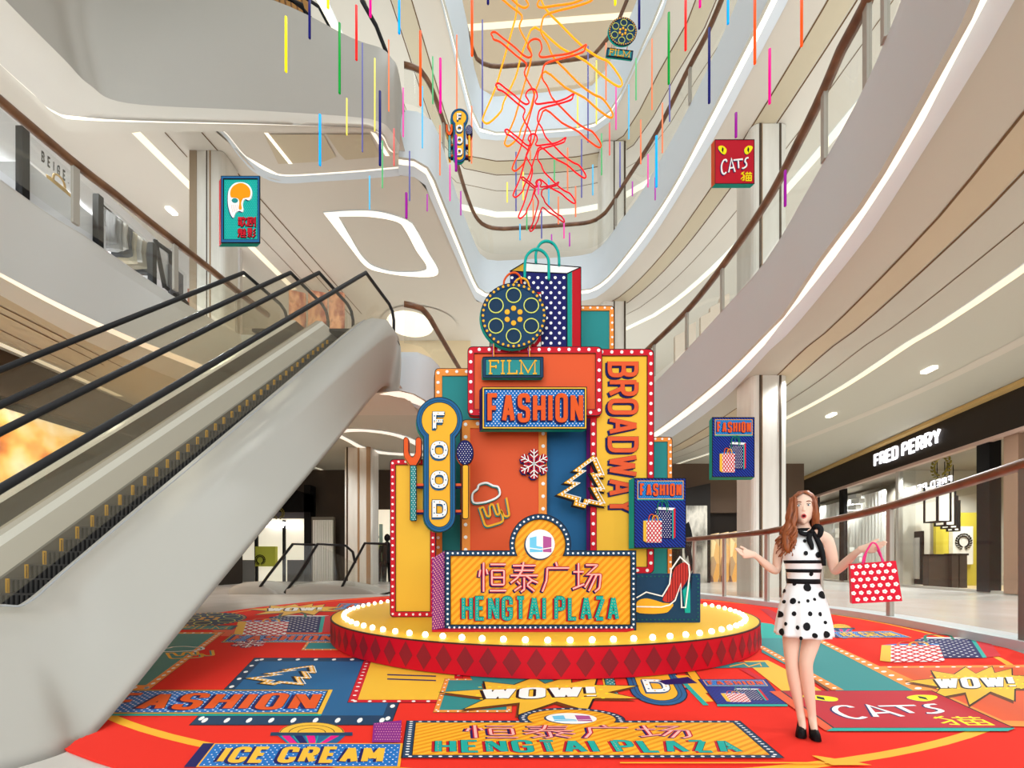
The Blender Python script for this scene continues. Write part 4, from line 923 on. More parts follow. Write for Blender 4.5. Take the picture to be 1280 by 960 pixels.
a = fl([(205, 809), (280, 809), (268, 826), (186, 826)], (591, 603, 640, 662)); mug(a)
a = fl([(296, 801), (338, 801), (330, 811), (284, 811)], (649, 561, 687, 600)); snowflake(a)
fpanel([(384, 803), (440, 803), (440, 814), (376, 814)], 6, 14, cORF, cTEAL, 6, 3)
fpanel([(318, 823.5), (520, 823.5), (489, 909), (236, 909)], 6, 9, cNAV, cBLU, 9, 8)
a = fl([(345, 832), (402, 834), (376, 858), (300, 856)], (700, 571, 753, 633)); tree(a)
fpanel([(455, 826), (577, 826), (581, 880.5), (434, 880.5)], 8, 5, cRED, cYEL, 8, 12)
for y in (845, 850.5): fl().line([(484, y), (545, y+2)], 1.6, cDKN, 0, .01)
fpanel([(556, 850), (640, 850), (640, 893), (541, 893)], 7, 6, cORF, cTEAL, 8, 8)
ffashion([(146, 864), (416, 864), (401, 897), (100, 897)])
cone([(342, 905), (440, 905), (442, 952), (330, 952)])
icecream([(268, 932), (504, 932), (500, 962), (245, 962)])
fp([(582, 838), (660, 838), (700, 856), (600, 868)], cTEAL)
a = fl([(758, 815), (842, 815), (888, 886), (776, 886)], (520, 555, 579, 667)); food(a)
fp([(844, 846), (860, 846), (892, 879), (876, 880)], cGOLD); fp([(850, 853), (856, 853), (886, 884), (879, 884)], cTURQ)
fp([(822, 853), (860, 848), (872, 856), (832, 858)], cDKN)
fp([(930, 828), (960, 827), (985, 840), (1028, 866), (978, 866)], cYEL); fp([(924, 838), (932, 837), (958, 853), (950, 853)], cRED)
fp([(900, 830), (956, 829), (962, 836), (884, 837)], cTEAL); fl().line([(912, 835), (930, 831), (936, 835), (950, 831), (952, 835)], 1.2, cGOLD, 0, .01)
poster(fl([(872, 851), (958, 851), (984, 883), (896, 883)], (792.5, 597.5, 857.5, 685))); fp([(896, 883), (984, 883), (985, 885.5), (897, 885.5)], cTURQ)
wow([(560, 850), (790, 846), (810, 896), (540, 896)], 'WOW!')
fp([(950, 779), (965, 781), (1000, 799), (952, 800)], cTURQ); fp([(950, 762), (960, 762), (1010, 786), (985, 790)], cCRM)
fp([(952, 799), (1022, 799), (1162, 866), (1046, 866), (952, 817)], cTEAL)
def band(p0, p1, w0, w1, n):
    fp([p0, (p0[0]+w0, p0[1]), (p1[0]+w1, p1[1]), p1], cORF); a = fl()
    A, B = Zp(*p0, 0), Zp(*p1, 0)
    for k in range(n):
        t = (k+.5)/n; c = A.lerp(B, t); q = Vector((CX+F*c.x/c.y, CY+F*H/c.y)); w = w0+(w1-w0)*(q.y-p0[1])/(p1[1]-p0[1]); a.poly(circ(q.x+w/2, q.y, w*.2, 8, w*.06), cWHT, 0, .01)
band((945, 809), (1040, 865), 9, 15, 16); band((1014, 799), (1142, 866), 9, 24, 18)
fl().line([(1012, 849), (1036, 865)], 3, cBRN, 0, .01)
fp([(1096, 835), (1290, 833), (1300, 912), (1262, 911)], cORF); fp([(1108, 837), (1290, 836), (1300, 905), (1254, 904)], cORG)
a = fl()
for k in range(9): a.poly(circ(1112+k*20, 835.8, 3, 8, .7), cWHT, 0, .01)
cone([(1034, 781), (1064, 781), (1078, 799), (1030, 799)]); icecream([(1040, 791), (1114, 790), (1140, 798.5), (1050, 798.5)])
fbags([(1092, 796), (1234, 796), (1262, 831), (1085, 834)])
wow([(1130, 836), (1296, 835), (1320, 884), (1140, 884)])
def cats(a, thick=.15):
    a.part('board').poly(rrect(893.5, 174.5, 943, 230), cCRM, -thick, 0, side=cORG, sh=(0, -3.5), ml=cLET, mb_=cTURQ, back=True); a.ring(rrect(893.5, 174.5, 943, 230), rrect(894.1, 175.1, 942.4, 229.4), cBLK, 0, .006)
    for cx, sg in ((903, 1), (935, -1)):
        a.part('eye#%d' % cx); e = crom(V2([(cx-5.4*sg, 184), (cx, 182.8), (cx+4.8*sg, 187), (cx+4*sg, 192), (cx+1*sg, 193.4), (cx-3.8*sg, 189)]), 4, True); a.poly(sh_(e, -.5, .5), cDKN, 0, .004); a.poly(e, cBYEL, 0, .01)
        a.poly(V2([(cx-.4, 184.3), (cx+1.2, 187), (cx+.3, 191.5), (cx-1.3, 188.5)]), cBLK, .01, .014)
    L = [[(907.5, 203.5), (906.5, 201), (903.5, 202), (901, 208), (901.5, 216), (904, 218.8), (906.8, 216.5)], [(910, 216.5), (913.3, 199.8), (917.8, 216)], [(911.5, 211.5), (916.5, 210.5)], [(916, 201.5), (927.5, 200.3)], [(921.8, 201.5), (922.3, 211.5)], [(934.5, 198.5), (931.5, 199.5), (930.3, 203), (932, 206), (931.8, 209), (928.5, 211.6), (926.5, 211.4)]]
    a.part('lettering')
    for k, l in enumerate(L):
        e = k*(.006 if a.flat else .0004); a.line(l, 2.2, cDKN, 0, .008+e, smooth=3 if len(l) > 4 else 0); a.line([(x+.5, y-.4) for x, y in l], 1.7, cWHT, .008, (.06 if a.flat else .018)+e, smooth=3 if len(l) > 4 else 0)
    a.strokes(han('mao', 925.5, 215.5, 939.5, 226.5), .95, cBYEL, 0, .014)
a = fl([(975, 866.2), (1165, 865.8), (1269, 913.7), (1041, 913.7)], (893.5, 174.5, 943, 230)); cats(a)
fp([(962, 867), (975, 866.2), (1041, 913.7), (1032, 917)], cORG); fp([(1041, 913.7), (1269, 913.7), (1260, 917.5), (1033, 917.5)], cTURQ)
hengtai(fl([(508, 904.2), (925, 904.2), (981, 952), (501, 952)], (556.5, 688, 794.5, 787.5)))
a = fl(); a.poly(V2([(467, 907.5), (502, 904), (500, 932), (465, 932)]), cPUR); 
a = fl()
for k in range(7):
    for j in range(11): a.poly(circ(469+j*3.1+(k % 2)*1.5, 908.5+k*3.3, .7, 5, .5), cPNK, 0, .004)
fp([(1015, 949), (1020, 949), (1075, 958), (1090, 961), (1040, 961)], cGOLD); fp([(775, 957.3), (1045, 957.3), (1045, 958.8), (775, 958.8)], cGOLD)
mb = MB()
for a in CA:
    for q in a.parts.values():
        off = len(mb.v); mb.v += q.v
        for f, m, s in zip(q.f, q.m, q.s): mb.f.append(tuple(i+off for i in f)); mb.m.append(mb.mi(q.mats[m])); mb.s.append(s)
mb.build('printed_pattern', cp)

# ------------------------------------------------------------------ podium with bulbs
pc = Vector((.513, 8.0, 0)); pr = 3.696; ph = .368
pod = thing('round_podium', 'round podium with red side of dark diamonds and glowing bulbs round its yellow top', 'podium', (pc.x, pc.y, .026))
def prg(r, z, n=180): return [pc+Vector((r*math.cos(2*math.pi*k/n), r*math.sin(2*math.pi*k/n), z)) for k in range(n)]
mb = MB(); cPOD = mat('podium_red', (198, 12, 34), .5); cDIA = mat('podium_diamond', (139, 32, 40), .5)
mb.grid([prg(pr, .026), prg(pr, ph)], cPOD, True, True)
for k in range(90):
    a = 2*math.pi*(k+.5)/90; da = .0275
    def q(an, z): return pc+Vector(((pr+.003)*math.cos(an), (pr+.003)*math.sin(an), z))
    mb.face([q(a, .045), q(a+da, .19), q(a, .345), q(a-da, .19)], cDIA)
mb.build('side', pod)
mb = MB(); mb.grid([prg(pr+.004, ph-.01), prg(pr+.004, ph+.004), prg(pr-.02, ph+.004)], mat('podium_edge', (60, 40, 30)), False, True); mb.build('rim', pod)
mb = MB(); mb.face(prg(pr-.01, ph+.002), cYEL); mb.build('top', pod)
BULB = mat('bulb_glow', (255, 250, 232), .4, 3.5)
proto = None
for k in range(90):
    a = 2*math.pi*k/90; c = pc+Vector((3.5*math.cos(a), 3.5*math.sin(a), ph+.03))
    if proto is None:
        mb = MB(); mb.ball(c, .036, BULB, 10, 7); proto = mb.build('bulb', pod); c0 = c
    else:
        o = proto.copy(); COL.objects.link(o); o.parent = pod; o.location = c-c0

# ------------------------------------------------------------------ tall installation on the podium
def sign(name, label, cat, d, fn, base, group=None):
    t = thing(name, label, cat, P(base[0], base[1], d), group); a = Art(plane_map(d)); fn(a); a.finish(t); return t
G = 'display panels of the tall installation'
def pan(label, d, x0, y0, x1, yb, r, fw, cf, ci, pitch, dr, thick, ml=None, sh=None, extra=None, name='billboard'):
    yb = yb or 705+(H-ph-.004)*F/d
    def f(a):
        panel(a, x0, y0, x1, yb, r, fw, cf, ci, pitch, dr, thick, ml, sh)
        if extra: extra(a)
    return sign(name, label, 'panel', d, f, ((x0+x1)/2, yb), G)
pan('teal panel with orange bulb frame highest at the back right, behind the big shopping bag', 7.9, 700, 383, 767.5, None, 5, 5.6, cORF, cTEAL, 9, 1.5, .15)
pan('tall narrow teal panel with orange frame at the right edge of the installation', 7.6, 800, 546.5, 840, None, 5, 5.5, cORF, cTEAL, 8.5, 1.5, .15)
pan('tall teal panel with orange bulb frame at upper left, behind the food sign', 7.5, 543.5, 461, 640, None, 6, 9, cORF, cTEAL, 12, 2, .15, cBRN, (-3, 0))
pan('dark blue panel in the middle, behind the tree outline', 7.25, 670, 522, 750, None, 3, 4, cBLU, cBLU, 400, .1, .1)
pan('large orange panel with orange bulb frame in the middle, bearing the snowflake and mug', 7.1, 577, 525, 684, None, 6, 10.5, cORF, cORG, 15.5, 2.3, .12, cBRN, (-3, 0))
def bway(a):
    t = txt('BROADWAY', 453, 0, 643, 38.5, 5.2, 3.4, lambda x, y: (797.5-y, x))
    a.part('lettering'); a.strokes(t, 6, cDKN, 0, .018, -2.2, 1.6); a.strokes(t, 6.2, cBLK, 0, .022); a.strokes(t, 5.2, cORG, .022, .034)
    a.part('post').poly(rrect(770, 712, 800, 767.8), cRED, -.14, -.05)
pan('tall yellow panel with red bulb frame and vertical lettering', 7.0, 737, 437, 817, 717, 7, 8.3, cRED, cYEL, 12.4, 2.1, .15, cPUR, (-2, 0), bway)
pan('wide orange panel with thick red bulb frame, just below the film reel', 6.9, 584.5, 434, 752.5, 520.5, 7, 8.2, cRED, cORG, 12.3, 2.1, .09)
pan('low yellow panel with red bulb frame standing at the left end of the podium', 6.68, 488, 574.5, 545, None, 5, 6.8, cRED, cYEL, 8.6, 1.5, .14, cCRM, (-1.5, 1))
def shoep(a):
    a.part('board').poly(rrect(770, 717, 875.5, 778.2, 2), cNAV, -.12, 0, side=mat('sign_navy_side', (16, 44, 74)), back=True); a.part('studs').along(rrect(772.5, 720.5, 872.5, 774.5, 1), 5.2, .9, mat('stud_green', (28, 110, 90)), 0, .008); shoe(a)
sign('shoe_billboard', 'dark blue panel with a neon high-heeled shoe at the right end of the podium', 'panel', 6.04, shoep, (840, 778.2), G)
t = sign('shop_name_sign', 'big striped gold sign with domed top, round emblem and neon characters at the front', 'sign', 5.36, lambda a: hengtai(a, .35), (675, 787.5))
mb = MB(); bl = [P(556.5, 688, 5.36), P(556.5, 787.4, 5.36), P(540, 790.2, 5.2), P(540, 698, 5.2)]; mb.loop_prism([p+Vector((.0, .12, 0)) for p in bl], bl, cPUR)
for k in range(32):
    for j in range(5):
        u = (j+.5+(k % 2)*.5)/5.5; v = (k+.5)/32
        c = bl[0].lerp(bl[3], u).lerp(bl[1].lerp(bl[2], u), v); ex = (bl[3]-bl[0]).normalized(); mb.face([c+ex*(.011*math.cos(q))+Vector((0, 0, .011*math.sin(q)))+Vector((-.0, -.004, 0))-ex.cross(Vector((0, 0, 1)))*0 for q in [i*math.pi/3 for i in range(6)]], cPNK)
mb.build('side_wing', t)
mb = MB(); zt = ph+.03; q = [P(540, 790, 5.2), P(783, 790, 5.2), P(794.5, 787.4, 5.36), P(556.5, 787.4, 5.36)]
mb.loop_prism([Vector((p.x, p.y, ph+.004)) for p in q], [Vector((p.x, p.y, zt)) for p in q], cCRM); mb.build('base_strip', t)
sign('lettered_sign', 'blue dotted sign with orange lettering across the upper middle of the installation', 'sign', 6.73, fashion, (668, 537))
def filmsign(a, th=.07):
    film_label(a, th); reel(a, th); a.part('rod')
    for x in (616.5, 661.5): a.poly(rrect(x-1, 428, x+1, 447), cPUR, -.06, -.03); a.poly(rrect(x, 428, x+1, 447), cGOLD, -.05, -.028)
sign('film_reel_sign', 'round navy film reel over its small teal label, high on the installation', 'sign', 6.75, filmsign, (641, 472.5))
sign('food_sign', 'yellow and blue keyhole-shaped sign flanked by a fork and a spoon, on the installation', 'sign', 6.5, lambda a: food(a, .14), (549.5, 666))
def navy_box(a): poster(a, .14)
sign('poster_box', 'navy striped poster box with two printed shopping bags, fixed on the right of the installation', 'poster', 6.81, navy_box, (825, 685))
sign('snowflake_ornament', 'dark red snowflake ornament with white neon lines on the orange panel', 'ornament', 7.02, snowflake, (667.5, 600))
sign('beer_mug_ornament', 'yellow neon beer mug with white foam on the orange panel', 'ornament', 7.05, mug, (613, 660))
sign('tree_ornament', 'tilted zigzag tree outline of yellow bulbs over the blue panel edge', 'ornament', 6.9, tree, (730, 632))
# carrier bags standing on top
t = thing('shopping_bag', 'giant navy polka dot shopping bag with teal handles on top of the installation', 'bag', P(690, 434, 7.0), 'giant shopping bags'); a = Art(plane_map(6.98))
def w3(x, y, d): return P(x, y, d)
fr = [w3(637.5, 339, 6.98), w3(708.7, 342, 6.98), w3(708.7, 435, 6.98), w3(637.5, 435, 6.98)]; rt = [w3(726, 334, 7.3), w3(726, 433, 7.3)]; bk0 = w3(655, 328.5, 7.3); bkb = w3(655, 433, 7.3)
mb = MB(); mb.face(fr, cDKN); g = [fr[1].lerp(rt[0], .36), fr[2].lerp(rt[1], .36)]
mb.face([fr[1], g[0], g[1], fr[2]], cTURQ); mb.face([g[0], rt[0], rt[1], g[1]], cRED); mb.face([bk0, rt[0], rt[1], bkb], cWHT); mb.face([fr[0], bk0, bkb, fr[3]], cYEL); mb.face([fr[3], fr[2], rt[1], bkb], cDKN)
for s_, e_ in ((fr[0], fr[1]), (fr[1], fr[2]), (fr[1], rt[0]), (rt[0], rt[1]), (rt[0], bk0), (bk0, fr[0])): mb.tube([s_, e_], .009, cBLK, 5)
y = 347; i = 0
while y < 434:
    x = 640+(5.4 if i % 2 else 0)
    while x < 707:
        if y > 341+3: mb.face([P(x+1.9*math.cos(q*math.pi/5), y+1.9*math.sin(q*math.pi/5), 6.976) for q in range(10)], cWHT)
        x += 10.8
    y += 6.3; i += 1
mb.build('bag_body', t)
for pts, dd in (([(656, 348), (656.2, 330), (659, 319), (668, 312), (678, 314), (685, 323), (686, 335), (686, 350)], 6.95), ([(670, 329), (670, 316), (675, 305), (683, 301.5), (692, 305), (698, 316), (699, 332)], 7.28)):
    mb = MB(); mb.tube(crom([P(x, y, dd) for x, y in pts], 4), .024, cTURQ, 8); mb.build('handle', t)
t = thing('shopping_bag', 'giant red lattice shopping bag, nearly hidden behind the film reel', 'bag', P(645, 434, 6.9), 'giant shopping bags'); a = Art(plane_map(6.955)); a.part('bag_body').poly(rrect(612, 365, 677, 435), cWHT, -.02, 0, side=cYEL, back=True); a.ring(rrect(612, 365, 677, 435), rrect(612.8, 365.8, 676.2, 434.2), cBLK, 0, .006); bag_lattice(a, 613, 366, 676, 434, -.004); a.finish(t)
for pts, m in (([(631, 368), (630, 352), (636, 343), (644, 341), (650, 346), (652, 356)], cLET), ([(642, 366), (643, 354), (650, 348), (658, 350), (661.5, 358), (662, 368)], cGOLD)):
    mb = MB(); mb.tube(crom([P(x, y, 6.93) for x, y in pts], 4), .017, m, 8); mb.build('handle', t)
# ------------------------------------------------------------------ shops
def SP(px, py, off=0.0):          # a point on the right-hand shopfront line, off metres behind it
    k = (px-CX)/F; d = (19.5+off-.235*15.7)/(k-.235); return Vector((k*d, d, H+(CY-py)/F*d))
def SX(y, off=0): return 19.5+off+.235*(y-15.7)
def Sp(y, z, off=0): return Vector((SX(y, off), y, z))
def slab(mb, pts, t, m, side=None):      # polygon given by points, thickened along +x
    mb.loop_prism([p+Vector((t, 0, 0)) for p in pts], pts, m, side)
# header band and wall above
mb = MB(); slab(mb, [Sp(6, 6.45), Sp(40, 6.45), Sp(40, 8.15), Sp(6, 8.15)], .6, HEADER); struct('wall_shop_header', mb)
mb = MB(); slab(mb, [Sp(6, 8.02, -.35), Sp(40, 8.02, -.35), Sp(40, 8.17, -.35), Sp(6, 8.17, -.35)], .4, mat('header_glow', (206, 170, 110), .5)); slab(mb, [Sp(6, 6.32, -.08), Sp(40, 6.32, -.08), Sp(40, 6.47, -.08), Sp(6, 6.47, -.08)], .3, mat('header_trim', (190, 160, 146), .4)); struct('trim_5', mb)  # warm glow along the header top is only the strip's tan colour
# letters of the shop sign on the header
lets = txt('FRED PERRY', 0, 0, 100, 14, 2.3, 1.5, rr=.7)
ss = thing('shop_fascia_sign', 'white illuminated lettering on the dark shop header at right', 'sign', SP(1136, 570, -.1))
mb = MB(); LW = mat('letter_white_lit', (250, 250, 255), .4, 1.2)
# the sign reads from far to near
yF, yN = SP(1094, 578).y, SP(1177, 548).y
z0s, z1s = 6.98, 7.72
a = Art(lambda x, y, h: Sp(yF+(yN-yF)*x/100, z1s-(z1s-z0s)*y/14, -.02-h)); a.part('lettering'); a.strokes(lets, 2.3, LW, 0, .08); a.finish(ss)
# plinth, glass and mullions
def zb(y): return 0.0
mb = MB(); slab(mb, [Sp(6, 0, .1), Sp(40, 0, .1), Sp(40, .12, .1), Sp(6, .12, .1)], .3, STEEL); struct('baseboard_right', mb)
wn = thing('window_1', None, None, Sp(27, .1, .2)); wn['kind'] = 'structure'
mb = MB(); mb.face([Sp(21.5, .1, .2), Sp(38, .1, .2), Sp(38, 6.4, .2), Sp(21.5, 6.4, .2)], SHOPG); mb.build('glass_pane', wn)
for px in (1050, 1017, 1119): 
    y = SP(px, 650).y; w = .28 if px != 1119 else .1; mb = MB(); slab(mb, [Sp(y-w, .05, .1), Sp(y+w, .05, .1), Sp(y+w, 6.4, .1), Sp(y-w, 6.4, .1)], .25, BLACK if px != 1119 else STEEL); mb.build('window_frame', wn)
yE0, yE1 = SP(1119, 650).y, SP(1227, 650).y
wn2 = thing('window_2', None, None, Sp(18, .1, .2)); wn2['kind'] = 'structure'
mb = MB(); mb.face([Sp(yE1, 4.3, .2), Sp(yE0, 4.3, .2), Sp(yE0, 6.4, .2), Sp(yE1, 6.4, .2)], SHOPG); mb.build('glass_pane', wn2)
for px in (1227, 1262): 
    y = SP(px, 650).y; mb = MB(); slab(mb, [Sp(y-.3, .05, .05), Sp(y+.3, .05, .05), Sp(y+.3, 6.4, .05), Sp(y-.3, 6.4, .05)], .5, BLACK if px == 1227 else mat('door_jamb', (150, 120, 100), .4)); mb.build('window_frame', wn2)
# mirrored reflection of the lettering seen in the entrance glass: built as glowing letters behind the transom
# interior shell
IW = mat('shop_wall', (196, 190, 176), .6); IY = mat('shop_yellow', (196, 178, 60), .6); WOODF = noise_mat('shop_floor_wood', [(198, 170, 128), (226, 200, 158)], 1.5, .4, stretch=(.3, 3, 1))
mb = MB(); mb.face([Vector((SX(6, .3), 6, .03)), Vector((SX(6, .3)+14, 6, .03)), Vector((SX(40, .3)+14, 40, .03)), Vector((SX(40, .3), 40, .03))], WOODF); struct('floor_shop', mb)
mb = MB(); mb.face([Vector((SX(6, .3), 6, 6.5)), Vector((SX(40, .3), 40, 6.5)), Vector((SX(40, .3)+14, 40, 6.5)), Vector((SX(6, .3)+14, 6, 6.5))], mat('shop_ceiling', (150, 142, 132), .6)); struct('ceiling_shop', mb)
mb = MB(); slab(mb, [Vector((SX(6)+12.5, 6, 0)), Vector((SX(40)+12.5, 40, 0)), Vector((SX(40)+12.5, 40, 6.5)), Vector((SX(6)+12.5, 6, 6.5))], .2, IW); struct('wall_shop_back', mb)
yP = SP(1110, 650).y
mb = MB(); mb.box(SX(yP)+.6, SX(yP)+12.4, yP-.1, yP+.1, .03, 6.5, IW); mb.box(SX(16)+3.5, SX(16)+12, 15.4, 15.6, .03, 6.5, mat('shop_grey_wall', (168, 164, 156), .6)); struct('wall_shop_partition', mb)
# white vertical slats of the display backdrop
def in_room(px, py, off): return SP(px, py, off)
sl = thing('slatted_screen', 'tall screen of white vertical slats behind the shop window, right of the woman', 'screen', Sp(26, .05, 1.6))
mb = MB(); SLAT = mat('slat_white', (236, 232, 222), .45); SLD = mat('slat_shade', (120, 112, 100), .6)  # shade between the slats is put into the backboard's darker colour
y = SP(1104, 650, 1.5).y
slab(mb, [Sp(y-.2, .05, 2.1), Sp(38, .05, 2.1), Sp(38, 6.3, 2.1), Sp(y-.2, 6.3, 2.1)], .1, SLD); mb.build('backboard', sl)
proto = None; k = 0
ys = y
while ys < 38:
    w = .045+.009*(ys-20); bx = SX(ys, 1.5)
    mb = MB(); mb.box(bx, bx+.1, ys-w, ys+w, .06, 5.9, SLAT); mb.build('slat', sl)
    ys += w*3.1; k += 1
# broken stack of blocks running down through the slats
bx = thing('block_stack', 'jagged column of white blocks in front of the window slats', 'display', Sp(28, .05, 1.2))
random.seed(3)
for i in range(16):
    z = .3+i*.36; py = CY-(z-H)*F/27; px = 1056+14*math.sin(i*.55)+random.uniform(-3, 3); p = SP(px, py, 1.0)
    mb = MB(); mb.box(p.x-.1, p.x+.25, p.y-.35, p.y+.35, z, z+.3, SLAT); mb.build('block', bx)
# hanging lantern boxes in the entrance
lamp_m = mat('lantern_glow', (240, 234, 216), .4, .55)
for i, (x0, y0, x1, y1, off, lab) in enumerate([(1157, 610, 1186, 655, 1.0, 'nearest and largest'), (1170, 617, 1192, 659, 1.5, 'second'), (1178, 622, 1195, 662, 2.0, 'third'), (1185, 627, 1198, 665, 2.5, 'farthest and smallest')]):
    c = SP((x0+x1)/2, (y0+y1)/2, off); w = (x1-x0)/F*c.y*.27; t0 = SP(x0, y0, off).z; b0 = SP(x0, y1, off).z
    t = thing('box_lantern', '%s of the black-framed box lanterns hanging in the shop entrance' % lab, 'lamp', (c.x, c.y, b0), 'box lanterns in the shop entrance')
    mb = MB(); mb.box(c.x-w, c.x+w, c.y-w, c.y+w, b0+.05, t0-.05, lamp_m); mb.build('shade', t)
    mb = MB()
    for sx in (-1, 1):
        for sy in (-1, 1): mb.box(c.x+sx*w-.04, c.x+sx*w+.04, c.y+sy*w-.04, c.y+sy*w+.04, b0, t0, BLACK)
    for zz in (b0, t0-.06):
        for sx in (-1, 1): mb.box(c.x+sx*w-.04, c.x+sx*w+.04, c.y-w, c.y+w, zz, zz+.06, BLACK); mb.box(c.x-w, c.x+w, c.y+sx*w-.04, c.y+sx*w+.04, zz, zz+.06, BLACK)
    mb.build('frame', t)
    mb = MB(); mb.tube([Vector((c.x, c.y, t0)), Vector((c.x, c.y, 6.5))], .02, BLACK, 6); mb.build('cord', t)
# yellow feature wall, round crest, dark counters
p0, p1 = SP(1172, 650, 9), SP(1232, 650, 9)
mb = MB(); mb.box(P(1170, 0, yP-.35).x, P(1240, 0, yP-.35).x, yP-.35, yP-.2, 0.03, 4.1, IY); struct('wall_shop_yellow', mb)
def wreath(c, r, ax, mtl, name, label, parent=None):
    mb = MB(); ux, uz = ax, Vector((0, 0, 1)); nrm = ux.cross(uz)
    for sg in (-1, 1):
        for k in range(9):
            an = math.radians(250-k*19) if sg < 0 else math.radians(290+k*19)
            for dr in (-.16, .16):
                q = c+(ux*math.cos(an)+uz*math.sin(an))*r*(1+dr); tg = (-ux*math.sin(an)+uz*math.cos(an))*(-sg)*-1
                dirv = (tg*.9*(1 if sg > 0 else 1)*(1)+(ux*math.cos(an)+uz*math.sin(an))*dr*3).normalized(); l = r*.26; sd = dirv.cross(nrm).normalized()*l*.32
                lp = [q-dirv*l*.6, q+sd, q+dirv*l*.8, q-sd]
                mb.loop_prism([p+nrm*.03 for p in lp], [p-nrm*.03 for p in lp], mtl)
    o = mb.build(name, parent)
    return tag(o, label, 'emblem') if label else o
c = P(1205, 677, yP-.62); ax = Vector((1, 0, 0))
mb = MB(); q = [SP(1196, 662, 4.6), SP(1220, 659, 4.6), SP(1220, 706, 4.6), SP(1196, 706, 4.6)]
cz = c
bd = thing('emblem_board', 'white board with a dark laurel wreath inside the shop entrance', 'sign', (c.x, c.y+.1, c.z-1))
mb.box(c.x-.56, c.x+.56, c.y+.05, c.y+.26, c.z-1.25, c.z+.85, mat('board_white', (226, 222, 210), .5)); mb.build('board', bd)
wreath(Vector((c.x, c.y+.01, c.z)), .36, ax, BLACK, 'wreath_emblem', None, bd)
c = SP(1176, 583, .8); wreath(c, .52, Vector((-.235, -1, 0)).normalized(), mat('wreath_gold', (150, 136, 60), .4, metal=.5), 'wreath_emblem', 'gold laurel wreath hanging behind the glass above the shop entrance')
a = Art(lambda x, y, h: SP(1124+(1190-1124)*x/100, (613-(613-594)*x/100)+y*.55, .16+h)); a.part('lettering')
ms = thing('lettering_reflection', 'reflection of the white lettering above the shop entrance, built as back-to-front letters', 'sign', SP(1157, 604, .16))
a.strokes([([Vector((100-p.x, p.y)) for p in pts], cl) for pts, cl in txt('FRED PERRY', 0, 0, 100, 15, 2.8, 1.6)], 2.8, LW, 0, .03); a.finish(ms)
cnt = [(1161, 693, 1190, 730, 1.0, 'nearest dark shop counter in the entrance'), (1190, 692, 1198, 722, 1.6, 'second dark shop counter in the entrance'), (1200, 692, 1209, 712, 2.0, 'farthest dark shop counter in the entrance')]
CNT = noise_mat('dark_counter', [(40, 32, 28), (66, 54, 46)], 2, .4, stretch=(.5, .5, 8))
for x0, y0, x1, y1, off, lab in cnt:
    pa = SP((x0+x1)/2, y1, off); w = (x1-x0)/F*pa.y*.5; zt = SP(x0, y0, off).z
    t = thing('shop_counter', lab, 'counter', (pa.x, pa.y, .03), 'dark shop counters'); mb = MB(); mb.box(pa.x-w, pa.x+w, pa.y, pa.y+.3, .03, zt-.1, CNT); mb.build('body', t)
    mb = MB(); mb.box(pa.x-w-.04, pa.x+w+.04, pa.y-.04, pa.y+.34, zt-.1, zt, BLACK); mb.build('worktop', t)
# shelving wall left inside the entrance
t = thing('wall_shelving', 'black framed shelving with grey panels on the left wall of the shop entrance', 'shelf', SP(1140, 735, .9))
for x0, x1, off in ((1121, 1129, 1.0), (1131, 1153, 1.4)):
    a0, a1 = SP(x0, 668, off), SP(x1, 668, off); z0 = .1; z1 = SP(x0, 668, off).z+.1
    mb = MB(); slab(mb, [Vector((a0.x, a0.y, z0)), Vector((a1.x, a1.y, z0)), Vector((a1.x, a1.y, z1)), Vector((a0.x, a0.y, z1))], .1, BLACK); mb.build('frame', t)
    mb = MB(); e = (a1-a0)*.12; i0, i1 = a0+e+Vector((-.05, 0, 0)), a1-e+Vector((-.05, 0, 0)); slab(mb, [Vector((i0.x, i0.y, z0+.3)), Vector((i1.x, i1.y, z0+.3)), Vector((i1.x, i1.y, z1-.35)), Vector((i0.x, i0.y, z1-.35))], .04, mat('shelf_panel', (176, 172, 164), .4) if x0 > 1125 else DARK); mb.build('panel', t)
for x, y, p in ((22.3, 24.6, 900), (23.6, 29, 900), (25, 33.5, 900), (23.2, 25.5, 900), (24.6, 30, 1100), (25.5, 35, 900), (22.5, 18, 1100), (24.5, 20.5, 1100), (22, 22, 500)): spot('shop_fill_light', (x, y, 6.3), p, 140)  # unseen spots added to brighten the shop and its slats
# neighbouring shop at the far right edge
nb = thing('striped_shopfront', 'neighbouring shopfront with pale ribbed panels cut by the right picture edge', 'shopfront', Sp(13, 0, .1))
for k in range(8):
    y = 10.5+k*.55; mb = MB(); slab(mb, [Sp(y, .1, .1), Sp(y+.4, .1, .1), Sp(y+.4, 6.3, .1), Sp(y, 6.3, .1)], .12, mat('rib_panel', (206, 190, 172), .5)); mb.build('rib', nb)

